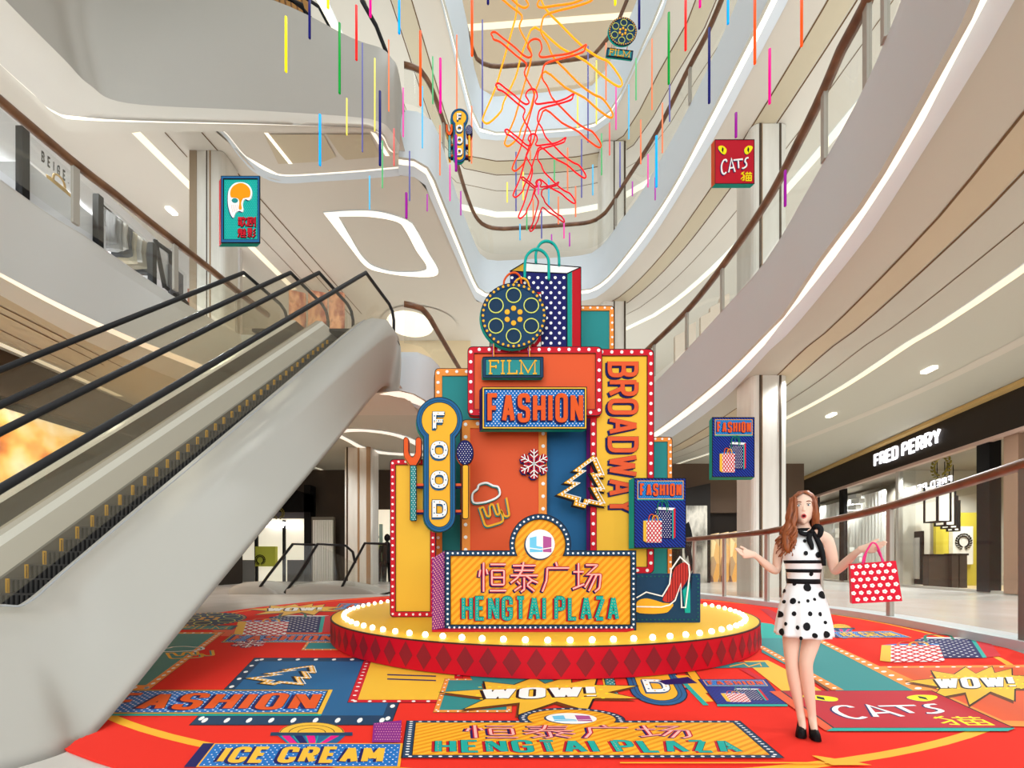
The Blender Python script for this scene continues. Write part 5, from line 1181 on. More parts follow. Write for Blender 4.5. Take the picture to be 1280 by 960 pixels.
# ---- far right: poster wall and lit colourful shop windows behind the balustrade
BW = noise_mat('bw_photo', [(30, 30, 28), (120, 116, 106), (206, 200, 186), (150, 144, 132)], .9, .5, stretch=(1.2, 1, .5))
d = 27.0
t = thing('framed_photo_poster', 'tall black and white photo poster in a dark frame, right of the installation', 'poster', P(874, 742, d))
mb = MB(); q = [P(850, 612, d), P(888, 604, d), P(888, 744, d), P(850, 744, d)]; mb.loop_prism([p+Vector((0, .5, 0)) for p in q], q, mat('frame_black', (34, 30, 27), .5)); mb.build('frame', t)
mb = MB(); q = [P(853, 632, d-.06), P(884, 632, d-.06), P(884, 738, d-.06), P(853, 738, d-.06)]; mb.loop_prism([p+Vector((0, .05, 0)) for p in q], q, BW); mb.build('photo', t)
mb = MB(); mb.loop_prism([P(x, y, d-.08) for x, y in ((857, 655), (861, 652), (864, 662), (866, 672), (864, 690), (868, 712), (864, 714), (860, 694), (857, 700), (855, 678))], [P(x, y, d-.1) for x, y in ((857, 655), (861, 652), (864, 662), (866, 672), (864, 690), (868, 712), (864, 714), (860, 694), (857, 700), (855, 678))], BLACK); mb.build('printed_figure', t)
mb = MB(); q = [P(830, 588, 28), P(926, 606, 28), P(926, 660, 28), P(830, 620, 28)]
mb.box(P(800, 0, 29).x, P(1000, 0, 29).x, 29, 29.4, 0, 4.8, mat('shop_dark', (38, 32, 28), .5)); mb.box(P(800, 0, 29).x, P(1000, 0, 29).x, 28.6, 29.4, 4.8, 8.2, mat('shop_header_brown', (94, 76, 62), .5)); struct('wall_shop_dark', mb)
STG = noise_mat('stained_window', [(60, 50, 70), (210, 150, 70), (236, 206, 150), (120, 70, 60), (250, 224, 160)], 2.6, .4, .35, voronoi=True, stretch=(1, 1, .35))
for x0, x1, lab in ((889, 899, 'left'), (902, 911, 'middle'), (913, 922, 'right')):
    mb = MB(); q = [P(x0, 668+(x0-889)*-.1, 28.3), P(x1, 666+(x0-889)*-.1, 28.3), P(x1, 738, 28.3), P(x0, 738, 28.3)]; mb.loop_prism([p+Vector((0, .3, 0)) for p in q], q, STG)
    tag(mb.build('lit_window_display'), '%s of the colourful lit window panels beside the black and white poster' % lab, 'window display', 'colourful lit window panels')

# ---- far left ground floor: second shop seen under the near escalator
d = 29.0
mb = MB(); mb.box(P(60, 0, d).x, P(560, 0, d).x, d+1.5, d+1.9, 0, 8.2, mat('back_shop_wall', (70, 60, 52), .6)); struct('wall_back_shop', mb)
lb = mat('glowing_shop_interior', (236, 228, 206), .5, .55)  # glow in the material stands in for the lighting inside the shops
def flatbox(x0, y0, x1, y1, d, m, name, parent=None, th=.3):
    mb = MB(); q = [P(x0, y0, d), P(x1, y0, d), P(x1, y1, d), P(x0, y1, d)]; mb.loop_prism([p+Vector((0, th, 0)) for p in q], q, m); return mb.build(name, parent)
sh = thing('back_shop', 'brightly lit white shop with a dark portal, seen under the near escalator', 'shop', P(345, 738, d))
flatbox(296, 632, 384, 739, d+.3, lb, 'interior', sh); flatbox(380, 606, 388, 739, d, BLACK, 'portal_side', sh, .8)
mb = MB(); q = [P(346, 634, d), P(368, 612, d), P(388, 618, d), P(388, 640, d), P(346, 640, d)]; mb.loop_prism([p+Vector((0, .5, 0)) for p in q], q, BLACK); mb.build('portal_header', sh)
flatbox(300, 634, 382, 648, d+.1, mat('transom_grey', (96, 92, 94), .5), 'transom', sh); flatbox(318, 650, 321, 739, d+.1, BLACK, 'mullion', sh); flatbox(353, 650, 355.5, 739, d+.1, BLACK, 'mullion', sh)
flatbox(319, 683, 344, 708, d, mat('display_olive', (196, 196, 74), .5), 'display_shelf', sh); flatbox(300, 700, 318, 730, d, mat('display_grey', (150, 146, 140), .5), 'display_shelf', sh); flatbox(359, 700, 380, 735, d+.1, mat('display_dark', (70, 66, 60), .5), 'display_shelf', sh)
a = Art(plane_map(d-.02)); a.part('lettering'); a.strokes(txt('FRED PERRY', 332, 652, 376, 660.5, 1.7, 1.0), 1.7, LW, 0, .06); a.finish(sh)
wreath(P(348, 642, d-.06), .35, Vector((1, 0, 0)), mat('wreath_gold', (150, 136, 60)), 'wreath_emblem', None, sh); wreath(P(325, 700, d-.06), .3, Vector((1, 0, 0)), BLACK, 'wreath_emblem', None, sh)
st = thing('striped_curtain_window', 'white ribbed window display left of the ground floor columns', 'window display', P(403, 738, d)); 
for k in range(9): flatbox(391+k*2.8, 650, 393+k*2.8, 738, d, SLAT, 'rib', st)
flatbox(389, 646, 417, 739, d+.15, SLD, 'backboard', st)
op = thing('clothes_shop_opening', 'bright clothes shop opening just left of the low yellow panel', 'shop', P(478, 738, d)); flatbox(465, 637, 492, 739, d+.2, lb, 'interior', op); flatbox(474, 655, 478, 735, d+.1, mat('shop_glass_green', (150, 170, 160), .3), 'glass_edge', op)
def mannequin(x, yt, yb, d, top, bot, lab):
    t = thing('mannequin', lab, 'mannequin', P(x, yb, d)); s = d/F; c = P(x, yb, d); hgt = (yb-yt)*s
    mb = MB(); mb.ball((c.x, c.y, c.z+hgt*.94), hgt*.055, BLACK, 8, 6, (1, 1, 1.3)); mb.tube([Vector((c.x, c.y, c.z+hgt*z)) for z in (.87, .83, .78, .65, .55, .48)], .1, top, 10, rr=[hgt*q for q in (.03, .06, .11, .09, .085, .1)])
    for sg in (-1, 1): mb.tube([Vector((c.x+sg*hgt*q, c.y, c.z+hgt*z)) for q, z in ((.1, .8), (.14, .66), (.13, .5))], .1, top, 6, rr=[hgt*q for q in (.035, .03, .022)])
    mb.build('figure', t)
    mb = MB()
    for sg in (-1, 1): mb.tube([Vector((c.x+sg*hgt*.05, c.y, c.z+hgt*z)) for z in (.5, .27, .03, 0)], .1, bot, 8, rr=[hgt*q for q in (.055, .04, .028, .035)])
    mb.build('trousers', t)
mannequin(470, 667, 736, d-.4, mat('jacket_green', (150, 164, 90), .7), BLACK, 'mannequin in a pale green top in the clothes shop opening'); mannequin(484, 668, 738, d-.6, BLACK, BLACK, 'mannequin dressed in black in the clothes shop opening')
# ---- far escalators going down (only their upper ends show)
FE = [(([(320, 745), (335, 720), (366, 680), (394, 681)],), (296, 360), 'left one of the two far escalator tops seen beyond the carpet'),
      (([(356, 744), (372, 720), (397, 680), (432, 682), (441, 690), (444, 704)], [(424, 745), (434, 720), (456, 679), (484, 680)]), (366, 488), 'right one of the two far escalator tops seen beyond the carpet')]
for rails, (x0, x1), lab in FE:
    d = 17.2; t = thing('escalator', lab, 'escalator', P((x0+x1)/2, 741, d), 'far escalator tops')
    for r in rails:
        mb = MB(); mb.tube([P(x, min(y, 741), d-.4) for x, y in r], .055, DARK, 6); mb.build('handrail', t)
        mb = MB(); mb.face([P(r[0][0], 741, d-.35), P(r[2][0], r[2][1], d-.35), P(r[-1][0], r[-1][1], d-.35), P(r[-1][0], 741, d-.35)], GLASS); mb.build('glass_panel', t)
    mb = MB(); rows = []
    for k in range(13):
        u = k/12; x = x0+(x1-x0)*u; hh = .5*math.sin(math.pi*min(1, .15+u*.95))**.6
        q = P(x, 741, d); rows.append([Vector((q.x, q.y-.55, 0)), Vector((q.x, q.y-.5, hh*.6)), Vector((q.x, q.y-.2, hh)), Vector((q.x, q.y+.9, hh)), Vector((q.x, q.y+1.2, 0))])
    mb.grid(rows, WHITE2); mb.build('cladding', t)

# ---- left ground floor: lit colourful display behind the escalators
def LP(px, py, X): d = X/((px-CX)/F); return P(px, py, d)
mb = MB(); mb.box(-17.2, -17, 5, 26, 0, 6.7, mat('left_shop_dark', (52, 44, 38), .5)); mb.box(-17.2, -16.6, 5, 26, 6.7, 8.2, mat('left_shop_header', (74, 58, 44), .5)); struct('wall_left_shop', mb)
BOK = noise_mat('warm_display', [(120, 50, 70), (226, 130, 40), (250, 204, 110), (255, 240, 200), (190, 120, 150)], .55, .4, .8, detail=3)
for k, (y0, y1, lab) in enumerate(((7.5, 12.2, 'nearest warm colourful lit display seen through the escalator glass'), (12.6, 16.5, 'second warm colourful lit display seen through the escalator glass'), (17, 21.5, 'farthest warm colourful lit display seen through the escalator glass'))):
    t = thing('lit_display', lab, 'window display', (-16.9, (y0+y1)/2, .3), 'warm lit displays'); mb = MB(); mb.box(-17, -16.85, y0, y1, .3, 6.4, BOK); mb.build('screen', t); mb = MB(); mb.box(-17, -16.8, y0-.1, y1+.1, 6.4, 6.55, BLACK); mb.box(-17, -16.8, y0-.1, y1+.1, .15, .3, BLACK); mb.build('frame', t)

# ---- first floor clothes shop at left behind the balustrade
XW = -14.0
mb = MB(); mb.box(XW-4, XW-3.8, 4, 24, 9.7, 17.5, mat('clothes_shop_wall', (232, 232, 236), .5)); mb.box(XW-4, XW, 21.2, 21.4, 9.7, 17.5, mat('clothes_shop_side', (200, 198, 196), .5)); struct('wall_left_clothes_shop', mb)
w3_ = thing('window_3', None, None, (XW, 12, 9.7)); w3_['kind'] = 'structure'
mb = MB(); mb.face([Vector((XW+.1, 4, 9.7)), Vector((XW+.1, 17.6, 9.7)), Vector((XW+.1, 17.6, 13.6)), Vector((XW+.1, 4, 13.6))], SHOPG); mb.build('glass_pane', w3_)
for px, py in ((24, 210), (119, 265), (187, 320)):
    y = LP(px, py, XW).y; mb = MB(); mb.box(XW, XW+.2, y-.09, y+.09, 9.7, 13.6, BLACK); mb.build('window_frame', w3_)
t = thing('glowing_name_board', 'white board with small black spaced lettering in the upper left shop', 'sign', LP(70, 270, XW-.8)); mb = MB(); q = [LP(32, 175, XW-.8), LP(95, 190, XW-.8)]
y0, y1 = LP(30, 200, XW-.8).y, LP(94, 220, XW-.8).y; mb.box(XW-1, XW-.8, y0, y1, 9.7, 13.6, mat('name_board', (244, 244, 248), .5, .3)); mb.build('board', t)  # board glow is added to brighten the shop, no backlight behind it
ya, yb = LP(52, 200, XW-.78).y, LP(86, 224, XW-.78).y
a = Art(lambda x, y, h: Vector((XW-.79+h, ya+(yb-ya)*x/100, LP(60, 206, XW-.78).z+.28-y*.028))); a.part('lettering'); a.strokes(txt('BEIGE.', 0, 0, 100, 12, 2, 12), 2, BLACK, 0, .02); a.finish(t)
hb = thing('straw_handbag', 'tan straw handbag on display under the lettering in the upper left shop', 'bag', LP(74, 242, XW-.4))
c = LP(74, 246, XW-.4); mb = MB(); rows = []
STRAW = noise_mat('straw', [(150, 112, 50), (206, 168, 90)], 9, .8)
for k in range(7):
    u = k/6; z = c.z-.05+u*.42; wy = .26+.12*u; wx = .12*(1-.4*u); rows.append([Vector((c.x+wx*math.cos(j*math.pi/6), c.y+wy*math.sin(j*math.pi/6), z)) for j in range(12)])
mb.grid(rows, STRAW, True, True, True); mb.build('bag_body', hb); mb = MB(); mb.tube(crom([Vector((c.x, c.y-.18, c.z+.35)), Vector((c.x, c.y-.14, c.z+.58)), Vector((c.x, c.y, c.z+.66)), Vector((c.x, c.y+.14, c.z+.58)), Vector((c.x, c.y+.18, c.z+.35))], 4), .03, STRAW, 6); mb.build('handle', hb)
mb = MB(); mb.box(c.x-.5, c.x+.4, c.y-1.2, c.y+1.1, 9.7, c.z-.05, mat('display_plinth', (214, 212, 214), .5)); tag(mb.build('display_plinth'), 'pale plinth under the straw handbag in the upper left shop', 'plinth')
GAR = [((120, 118, 118), 'grey'), ((150, 148, 146), 'pale grey'), ((196, 192, 186), 'off-white'), ((60, 60, 62), 'charcoal'), ((176, 164, 140), 'beige'), ((190, 186, 180), 'light grey'), ((140, 130, 112), 'taupe'), ((44, 44, 46), 'black'), ((30, 30, 32), 'jet black')]
rk = thing('clothes_rail', 'black clothes rail in the upper left shop, left of the black leaning frame', 'clothes rail', LP(160, 318, XW-1.0))
yr0, yr1 = LP(124, 270, XW-.9).y, LP(186, 310, XW-.9).y; zr = LP(150, 275, XW-.9).z
mb = MB(); mb.tube([Vector((XW-.9, yr0, zr)), Vector((XW-.9, yr1, zr))], .035, BLACK, 6); mb.build('bar', rk)
for y in (yr0, yr1): mb = MB(); mb.tube([Vector((XW-.9, y, 9.7)), Vector((XW-.9, y, zr))], .035, BLACK, 6); mb.build('leg', rk)
for k, (c3, nm) in enumerate(GAR):
    y = yr0+(yr1-yr0)*(.12+.82*k/8); m = mat('garment_'+nm.replace(' ', '_'), c3, .85); mb = MB(); rows = []
    for u, wy, wx in ((0, .05, .04), (.06, .16, .1), (.2, .2, .42), (.6, .17, .36), (1, .22, .42)):
        z = zr-.05-u*(1.25+.12*math.sin(k*2.1)); rows.append([Vector((XW-.9+wx*math.cos(j*math.pi/5), y+wy*math.sin(j*math.pi/5)*.45+.03*math.sin(3*j+k), z)) for j in range(10)])
    mb.grid(rows, m, True, True, True); tag(mb.build('hanging_garment'), '%s garment hanging on the black rail in the upper left shop' % nm, 'clothes', 'garments on the black rail')
mb = MB(); q = [LP(193, 300, XW-.3), LP(199, 303, XW-.3), LP(212, 362, XW-.3), LP(205, 360, XW-.3)]
lm = thing('leaning_frame', 'large black leaning frame at the right end of the upper left shop', 'mirror', LP(205, 362, XW-.3))
for (x0, y0, x1, y1) in ((194, 300, 206, 360), (194, 302, 216, 318), (206, 358, 216, 366), (213, 316, 216, 364)):
    mb = MB(); mb.tube([LP(x0, y0, XW-.3), LP(x1, y1, XW-.3)], .1, BLACK, 4); mb.build('frame_bar', lm)
mb = MB(); mb.face([LP(196, 304, XW-.32), LP(214, 318, XW-.32), LP(214, 362, XW-.32), LP(207, 358, XW-.32)], mat('mirror_face', (205, 206, 210), .15, metal=.4)); mb.build('mirror_glass', lm)
bc = thing('black_coat_display', 'black coat hanging in the dark bay right of the leaning frame', 'clothes', LP(226, 370, XW))
y0, y1 = LP(219, 340, XW).y, LP(235, 350, XW).y; mb = MB(); mb.box(XW-.3, XW-.2, y0, y1, 9.7, 13.7, mat('dark_bay', (86, 86, 92), .5)); mb.build('backboard', bc)
mb = MB(); c = LP(227, 345, XW); rows = []
for z, wy, wx in ((12.6, .08, .06), (12.45, .42, .14), (11.6, .4, .18), (10.3, .5, .2)): rows.append([Vector((XW+wx*math.cos(j*math.pi/5), c.y+wy*math.sin(j*math.pi/5), z)) for j in range(10)])
mb.grid(rows, BLACK, True, True, True); mb.build('coat', bc)
REDP = noise_mat('evening_photo', [(60, 30, 26), (150, 80, 60), (214, 160, 120), (96, 50, 44)], 1.4, .4, .35, stretch=(1, 1, .6))
y0, y1 = 18.2, 21.0
for k, (y0, y1, lab) in enumerate(((17.9, 19.0, 'nearer'), (19.4, 21.0, 'farther'))):
    mb = MB(); mb.box(XW-.1, XW, y0, y1, 9.9, 13.2, REDP); tag(mb.build('lit_poster'), '%s dusky lit poster beyond the upper left clothes shop' % lab, 'poster', 'dusky lit posters')
d = 24
for x0, x1, lab in ((361, 381, 'left one'), (385, 408, 'middle one'), (411, 430, 'right one')):
    mb = MB(); q = [P(x0, 362, d), P(x1, 366, d), P(x1, 523, d), P(x0, 523, d)]; mb.loop_prism([p+Vector((0, .15, 0)) for p in q], q, REDP); tag(mb.build('lit_poster'), '%s of the reddish lit posters behind the escalator landing rails' % lab, 'poster', 'dusky lit posters')
spot('clothes_shop_light', (XW-2, 12, 17), 2200, 140); spot('clothes_shop_light', (XW-2, 17, 17), 1800, 140)
mb = MB(); q = [P(420, 300, 25.5), P(560, 300, 25.5)]; mb.box(P(430, 0, 26).x, P(580, 0, 26).x, 30, 30.2, 9.7, 17.5, mat('cream_screen', (230, 212, 176), .6)); struct('wall_landing', mb)
# right side first floor: pale translucent panels behind the balustrade
mb = MB()
for k, x in enumerate((844, 858, 876, 888, 900)):
    q = [P(x, 420-k*12, 22), P(x+12, 414-k*12, 22), P(x+12, 470-k*10, 22), P(x, 474-k*10, 22)]
    mb.loop_prism([p+Vector((0, .2, 0)) for p in q], q, mat('pale_panel', (228, 214, 198), .5))
struct('wall_right_panels', mb)
mb = MB(); mb.box(P(585, 0, 33).x, P(760, 0, 33).x, 33, 33.2, 19.3, 24.5, mat('blue_grey_shop', (160, 176, 182), .4)); mb.box(P(585, 0, 33).x, P(760, 0, 33).x, 32.8, 33.2, 19.3, 21.0, noise_mat('shop_glow', [(196, 110, 90), (236, 210, 190), (150, 160, 190), (250, 190, 120)], .8, .5, .3, voronoi=True)); struct('wall_back_shopfront', mb)
# ------------------------------------------------------------------ hanging things in the void
def hang(name, label, cat, d, fn, base, mp=None, group=None):
    t = thing(name, label, cat, P(base[0], base[1], d), group); a = Art(mp or plane_map(d)); fn(a); a.finish(t); return t
hang('hanging_sign_box', 'red hanging box sign with yellow cat eyes, in front of the right column', 'sign', 8.2, lambda a: cats(a, .15), (918, 235))
hang('hanging_sign_box', 'navy hanging box sign with printed shopping bags, in front of the right column', 'sign', 8.2, lambda a: poster(a, .15, (1.2, 1.8)), (916, 600), affine(plane_map(8.2), (792.5, 597.5, 857.5, 685), (890, 521.5, 943, 596.5)))
def maskbox(a):
    a.part('board').poly(rrect(277, 221, 325.5, 304.3), cTURQ, -.15, 0, side=cTURQ, sh=(-10, -3), ml=cRED, mb_=cTURQ, back=True)
    a.part('frame').ring(rrect(277, 221, 325.5, 304.3), rrect(277.6, 221.6, 324.9, 303.7), cBLK, 0, .022); a.ring(rrect(277.6, 221.6, 324.9, 303.7), rrect(279.5, 224, 323, 300.5), cBLU, 0, .02); a.ring(rrect(279.5, 224, 323, 300.5), rrect(280, 224.5, 322.5, 300), cBLK, 0, .021)
    a.part('board'); a.grid_dots(281, 225.5, 322, 299.5, 2.6, 2.2, .35, mat('sign_mint', (90, 200, 188)), 0, .004)
    c = lambda l: crom([Vector((240+x/5.82, 200+y/5.82)) for x, y in l], 3, True)
    o = c([(345, 168), (385, 170), (420, 190), (440, 230), (435, 280), (415, 298), (395, 290), (380, 300), (372, 330), (378, 365), (370, 382), (345, 375), (320, 390), (305, 425), (285, 400), (268, 340), (265, 280), (270, 230), (290, 195), (315, 175)])
    a.part('mask_outline').poly(sh_(o, -1.1, .4), cDKN, 0, .01); a.poly(o, cWHT, 0, .018)
    a.poly(c([(345, 177), (385, 180), (418, 207), (430, 240), (423, 275), (395, 281), (375, 288), (362, 320), (367, 362), (345, 362), (350, 310), (335, 285), (305, 280), (287, 275), (284, 240), (302, 202)]), mat('mask_orange', (240, 152, 14)), .018, .024)
    a.poly(circ(240+317/5.82, 200+302/5.82, 3.9, 16, 2.8), cTEAL, .018, .026)
    for k in range(5): a.line([(240+(290+k*11)/5.82, 200+330/5.82), (240+(300+k*9)/5.82, 200+(388-k*4)/5.82)], .5, cPNK, .018, .021)
    a.part('lettering')
    for k, x, y in (('ge', 338, 417), ('ju', 405, 417), ('mei', 338, 500), ('ying', 405, 500)):
        s = han(k, 240+x/5.82, 200+y/5.82, 240+(x+60)/5.82, 200+(y+68)/5.82); a.strokes(s, 1.9, cBLK, 0, .01, -.2, .3); a.strokes(s, 1.1, cRED, .01, .016)
hang('hanging_sign_box', 'teal hanging box sign with a half mask, beside the upper left column', 'sign', 8.2, maskbox, (301, 309))
hang('hanging_food_sign', 'small hanging keyhole-shaped sign with fork and spoon, at upper left of the neon dancers', 'sign', 8.0, lambda a: food(a, .05), (574, 204), affine(plane_map(8.0), (520, 497, 579, 666), (563.3, 136.5, 585.7, 203.5)))
def rotmap(mp, c0, c1, s, ang):
    ca, sa = math.cos(ang), math.sin(ang)
    return lambda x, y, h: mp(c1[0]+s*((x-c0[0])*ca-(y-c0[1])*sa), c1[1]+s*((x-c0[0])*sa+(y-c0[1])*ca), h)
hang('hanging_film_sign', 'small tilted hanging film reel sign, at upper right of the neon dancers', 'sign', 8.0, lambda a: filmsign(a, .02), (777, 72), rotmap(plane_map(8.0), (642, 395), (778.3, 40), .432, math.radians(7)))
# neon dancers
DT = [(530, 128), (545, 122), (575, 145), (620, 180), (650, 208), (672, 219), (685, 211), (678, 195), (669, 178), (679, 156), (700, 148), (717, 157), (723, 185), (713, 208), (725, 218), (770, 212), (820, 205), (860, 190), (892, 170), (888, 183), (880, 198), (830, 215), (770, 230), (738, 243), (728, 262), (725, 298), (745, 330), (762, 372), (800, 412), (850, 462), (890, 490), (918, 504), (948, 548), (940, 562), (900, 535), (860, 500), (800, 468), (738, 418), (715, 458), (702, 495), (690, 540), (662, 598), (655, 622), (626, 650), (612, 646), (614, 630), (640, 570), (655, 520), (682, 425), (692, 385), (692, 350), (665, 300), (657, 275), (665, 244), (630, 215), (595, 185), (565, 160), (540, 150), (536, 140)]
for i, (fx, fy, s, d, c, r, lab) in enumerate([(500, 465, 1.57, 9.8, (252, 168, 24), .021, 'largest and topmost pale orange neon outline of a leaping dancer'), (583, 553, 1.22, 9.6, (248, 140, 16), .02, 'second highest neon outline of a leaping dancer, deep orange'),
        (612, 648, 1, 9.4, (238, 66, 22), .018, 'third neon dancer outline from the top, red-orange'), (615, 749, .82, 9.2, (230, 26, 30), .017, 'fourth neon dancer outline from the top, bright red'), (635, 830, .64, 9.0, (222, 14, 34), .016, 'fifth neon dancer outline from the top, red, second smallest'), (678, 880, .39, 8.8, (188, 14, 34), .015, 'smallest and lowest neon dancer outline, dark red')]):
    m = mat('neon_%d' % i, c, .4, .5); mb = MB()
    pts = crom([P(440+(fx+(x-612)*s)/3.048, (fy+(y-648)*s)/3.048, d) for x, y in DT], 3, True)
    mb.tube(pts, r, m, 6, closed=True); tag(mb.build('neon_dancer'), lab, 'neon figure', 'neon dancers above the installation')
# hanging coloured light sticks
SC = {'yellow': ((252, 238, 16), (236, 226, 96)), 'navy': ((8, 8, 88), (92, 92, 150)), 'green': ((0, 138, 48), (84, 172, 112)), 'red': ((230, 30, 28), (222, 96, 92)), 'blue': ((0, 160, 242), (84, 178, 222)), 'magenta': ((232, 0, 132), (224, 76, 164)), 'orange': ((242, 78, 14), (232, 124, 84)), 'purple': ((136, 0, 132), (168, 64, 164))}
ST = """T yellow 357.5 21 90;T navy 387 -6 48;T yellow 410 -20 10;T green 424.5 29 117;T red 445.5 7 75;t navy 453 54 190;t yellow 468.5 73 164;T magenta 463 -12 21;T blue 499 -10 42;t orange 486 50 139;T orange 525.5 39 132;t green 541 71 130;T magenta 550.5 73 141;t blue 528 108 185;t magenta 504 110 171;T navy 475 114 207;t yellow 433.5 123 169;T blue 400 143 207;t green 478 176 235;t red 492.5 161 207;t navy 512 189 251;t blue 462 220 262;t orange 571 44 144;T orange 590 -10 70;t navy 603 25 160;T navy 610 -20 5;t orange 550 157 219;t orange 589.5 133 204;T purple 570 169 214;t magenta 562.5 206 251;T purple 508 241 273;t purple 534 243 264;t purple 576 239 269;T yellow 769 -20 6;T navy 799 -8 36;T green 836 16 105;T red 857 -6 63;T magenta 875 -24 9;T navy 886.5 35 129;T blue 910 -10 30;T orange 943.5 -8 80;t navy 837 105 152;t orange 815 49 137;t green 795 73 125;t blue 786 106 174;t magenta 770 108 162;t orange 757.5 54 125;t yellow 745.5 76 155;t navy 735 58 178;t yellow 722 120 160;t red 762 154 194;t navy 775 178 234;t green 752 167 219;t orange 801 150 205;t orange 828 129 191;t magenta 810 193 234;T blue 820.5 170 234;T purple 920 141 172;t purple 790.5 227 245;t purple 819 222 250;t navy 727 174 247;t orange 709.5 185 238;t blue 741 206 244;t green 693 199 226;T orange 1002 -10 58;T magenta 962 61 130;T purple 981.5 213 258;t yellow 634 228 253;t navy 645 190 264;t orange 663 188 200;t yellow 654 215 250;t orange 666.5 249 275;t green 658.5 260 288;t blue 650 280 300;t blue 686 223 257;t magenta 673 229 243;t orange 698 246 280;t orange 719.5 233 271;t navy 677 264 298;t purple 689.5 293 306;t magenta 705 273 298;t purple 712 291 308"""
ORD = ['first', 'second', 'third', 'fourth', 'fifth', 'sixth', 'seventh', 'eighth', 'ninth', 'tenth', 'eleventh', 'twelfth', 'thirteenth', 'fourteenth', 'fifteenth', 'sixteenth']
sticks = []
for e in ST.split(';'):
    k, c, x, y0, y1 = e.split(); sticks.append((k, c, float(x), float(y0), float(y1)))
for key in sorted({(s[0], s[1]) for s in sticks}):
    L_ = sorted([s for s in sticks if (s[0], s[1]) == key], key=lambda s: s[2])
    for i, (k, c, x, y0, y1) in enumerate(L_):
        thick = k == 'T'; d = (6.6+(x*.37) % 1.3) if thick else (10.2+(x*.61) % 2.4)
        m = mat('stick_%s_%s' % (c, 'thick' if thick else 'thin'), SC[c][0 if thick else 1], .4, .45)
        r = (1.6 if thick else .95)*d/F; mb = MB(); a, b = P(x, y1, d), P(x, y0, d)
        mb.tube([a, a+Vector((0, 0, r*.3)), b-Vector((0, 0, r*.3)), b], r, m, 8, rr=[r*.75, r, r, r*.75])
        n = len(L_); lab = '%s %s hanging light stick, %s' % ('thick' if thick else 'thin pale', c, 'the only one so coloured' if n == 1 else 'leftmost of its colour and thickness' if i == 0 else 'rightmost of its colour and thickness' if i == n-1 else '%s from the left of its colour and thickness' % ORD[i])
        tag(mb.build('hanging_light_stick'), lab, 'light stick', 'coloured light sticks hanging in the void')
# ------------------------------------------------------------------ the woman and her bag
WX, WY = (1004-CX)/F*2.97, 2.97; WA = math.atan2(WX, WY)*.94; SXW = .83
def wl(p):      # figure frame (x to the viewer's right, -y to the viewer) to the hall
    x, y, z = p; x *= SXW; ca, sa = math.cos(-WA), math.sin(-WA)
    return Vector((WX+x*ca-y*sa, WY+x*sa+y*ca, z+.018))
def wp(px, py, y=0): return ((px-1004)*.00577, y, (921-py)*.00577)
def skin(vs, es, rs, sub=2):
    me = bpy.data.meshes.new('tmp'); me.from_pydata(vs, es, []); ob = bpy.data.objects.new('tmp', me); COL.objects.link(ob)
    md = ob.modifiers.new('s', 'SKIN'); md.use_smooth_shade = True; sd = ob.modifiers.new('d', 'SUBSURF'); sd.levels = sub; sd.render_levels = sub
    if not me.skin_vertices: me.attributes  # the modifier adds the layer
    for i, r in enumerate(rs): me.skin_vertices[0].data[i].radius = r if isinstance(r, tuple) else (r, r)
    me.skin_vertices[0].data[0].use_root = True
    dg = bpy.context.evaluated_depsgraph_get(); ev = ob.evaluated_get(dg); m2 = ev.to_mesh()
    V = [v.co.copy() for v in m2.vertices]; Fc = [tuple(p.vertices) for p in m2.polygons]; ev.to_mesh_clear()
    bpy.data.objects.remove(ob); bpy.data.meshes.remove(me); return V, Fc
def add_skin(mb, res, m, tf=wl):
    V, Fc = res; b = mb.add([tf(v) for v in V])
    for f in Fc: mb.idx([b+i for i in f], m, True)
SKIN = mat('skin', (238, 200, 178), .5); HAIR = noise_mat('auburn_hair', [(96, 44, 18), (156, 84, 40), (126, 60, 26)], 14, .45, stretch=(3, 3, .6))
woman = thing('person', 'woman in white polka dot dress with black bow, palms raised, holding a red bag', 'person', (WX, WY, .018))
vs = [(0, 0, .93), (0, 0, 1.03), (0, .0, 1.12), (0, -.01, 1.26), (0, .005, 1.39), (0, .01, 1.455), (0, .022, 1.55)]
rs = [(.13, .105), (.12, .095), (.10, .08), (.125, .095), (.11, .07), (.048, .048), (.044, .046)]
es = [(i, i+1) for i in range(6)]
def chain(root, pts, rad):
    p = root
    for q, r in zip(pts, rad): vs.append(q); rs.append(r); es.append((p, len(vs)-1)); p = len(vs)-1
    return p
chain(4, [(-.09, .005, 1.415), (-.158, .01, 1.405), (-.185, .03, 1.27), wp(970, 722, .03), wp(957, 712, -.06), wp(946, 702, -.15), wp(940, 699, -.175)], [.06, .05, .044, .036, .034, .023, .021])
chain(4, [(.09, .005, 1.415), (.165, .01, 1.405), (.2, .03, 1.27), wp(1042, 722, .03), wp(1053, 709, -.06), wp(1063, 697, -.15), wp(1068, 694, -.17)], [.06, .05, .044, .036, .034, .023, .021])
chain(0, [(-.075, 0, .86), (-.085, -.01, .70), wp(989, 833, -.03), (-.062, .0, .36), (-.022, .02, .14), (-.012, .01, .09), (-.008, -.045, .062), (-.004, -.09, .048)], [.098, .078, .053, .055, .032, .033, .029, .026])
chain(0, [(.085, 0, .86), (.062, -.02, .70), wp(1006, 833, -.05), (.03, -.005, .36), (.062, .01, .14), (.066, .0, .09), (.071, -.045, .062), (.077, -.09, .048)], [.098, .078, .053, .055, .032, .033, .029, .026])
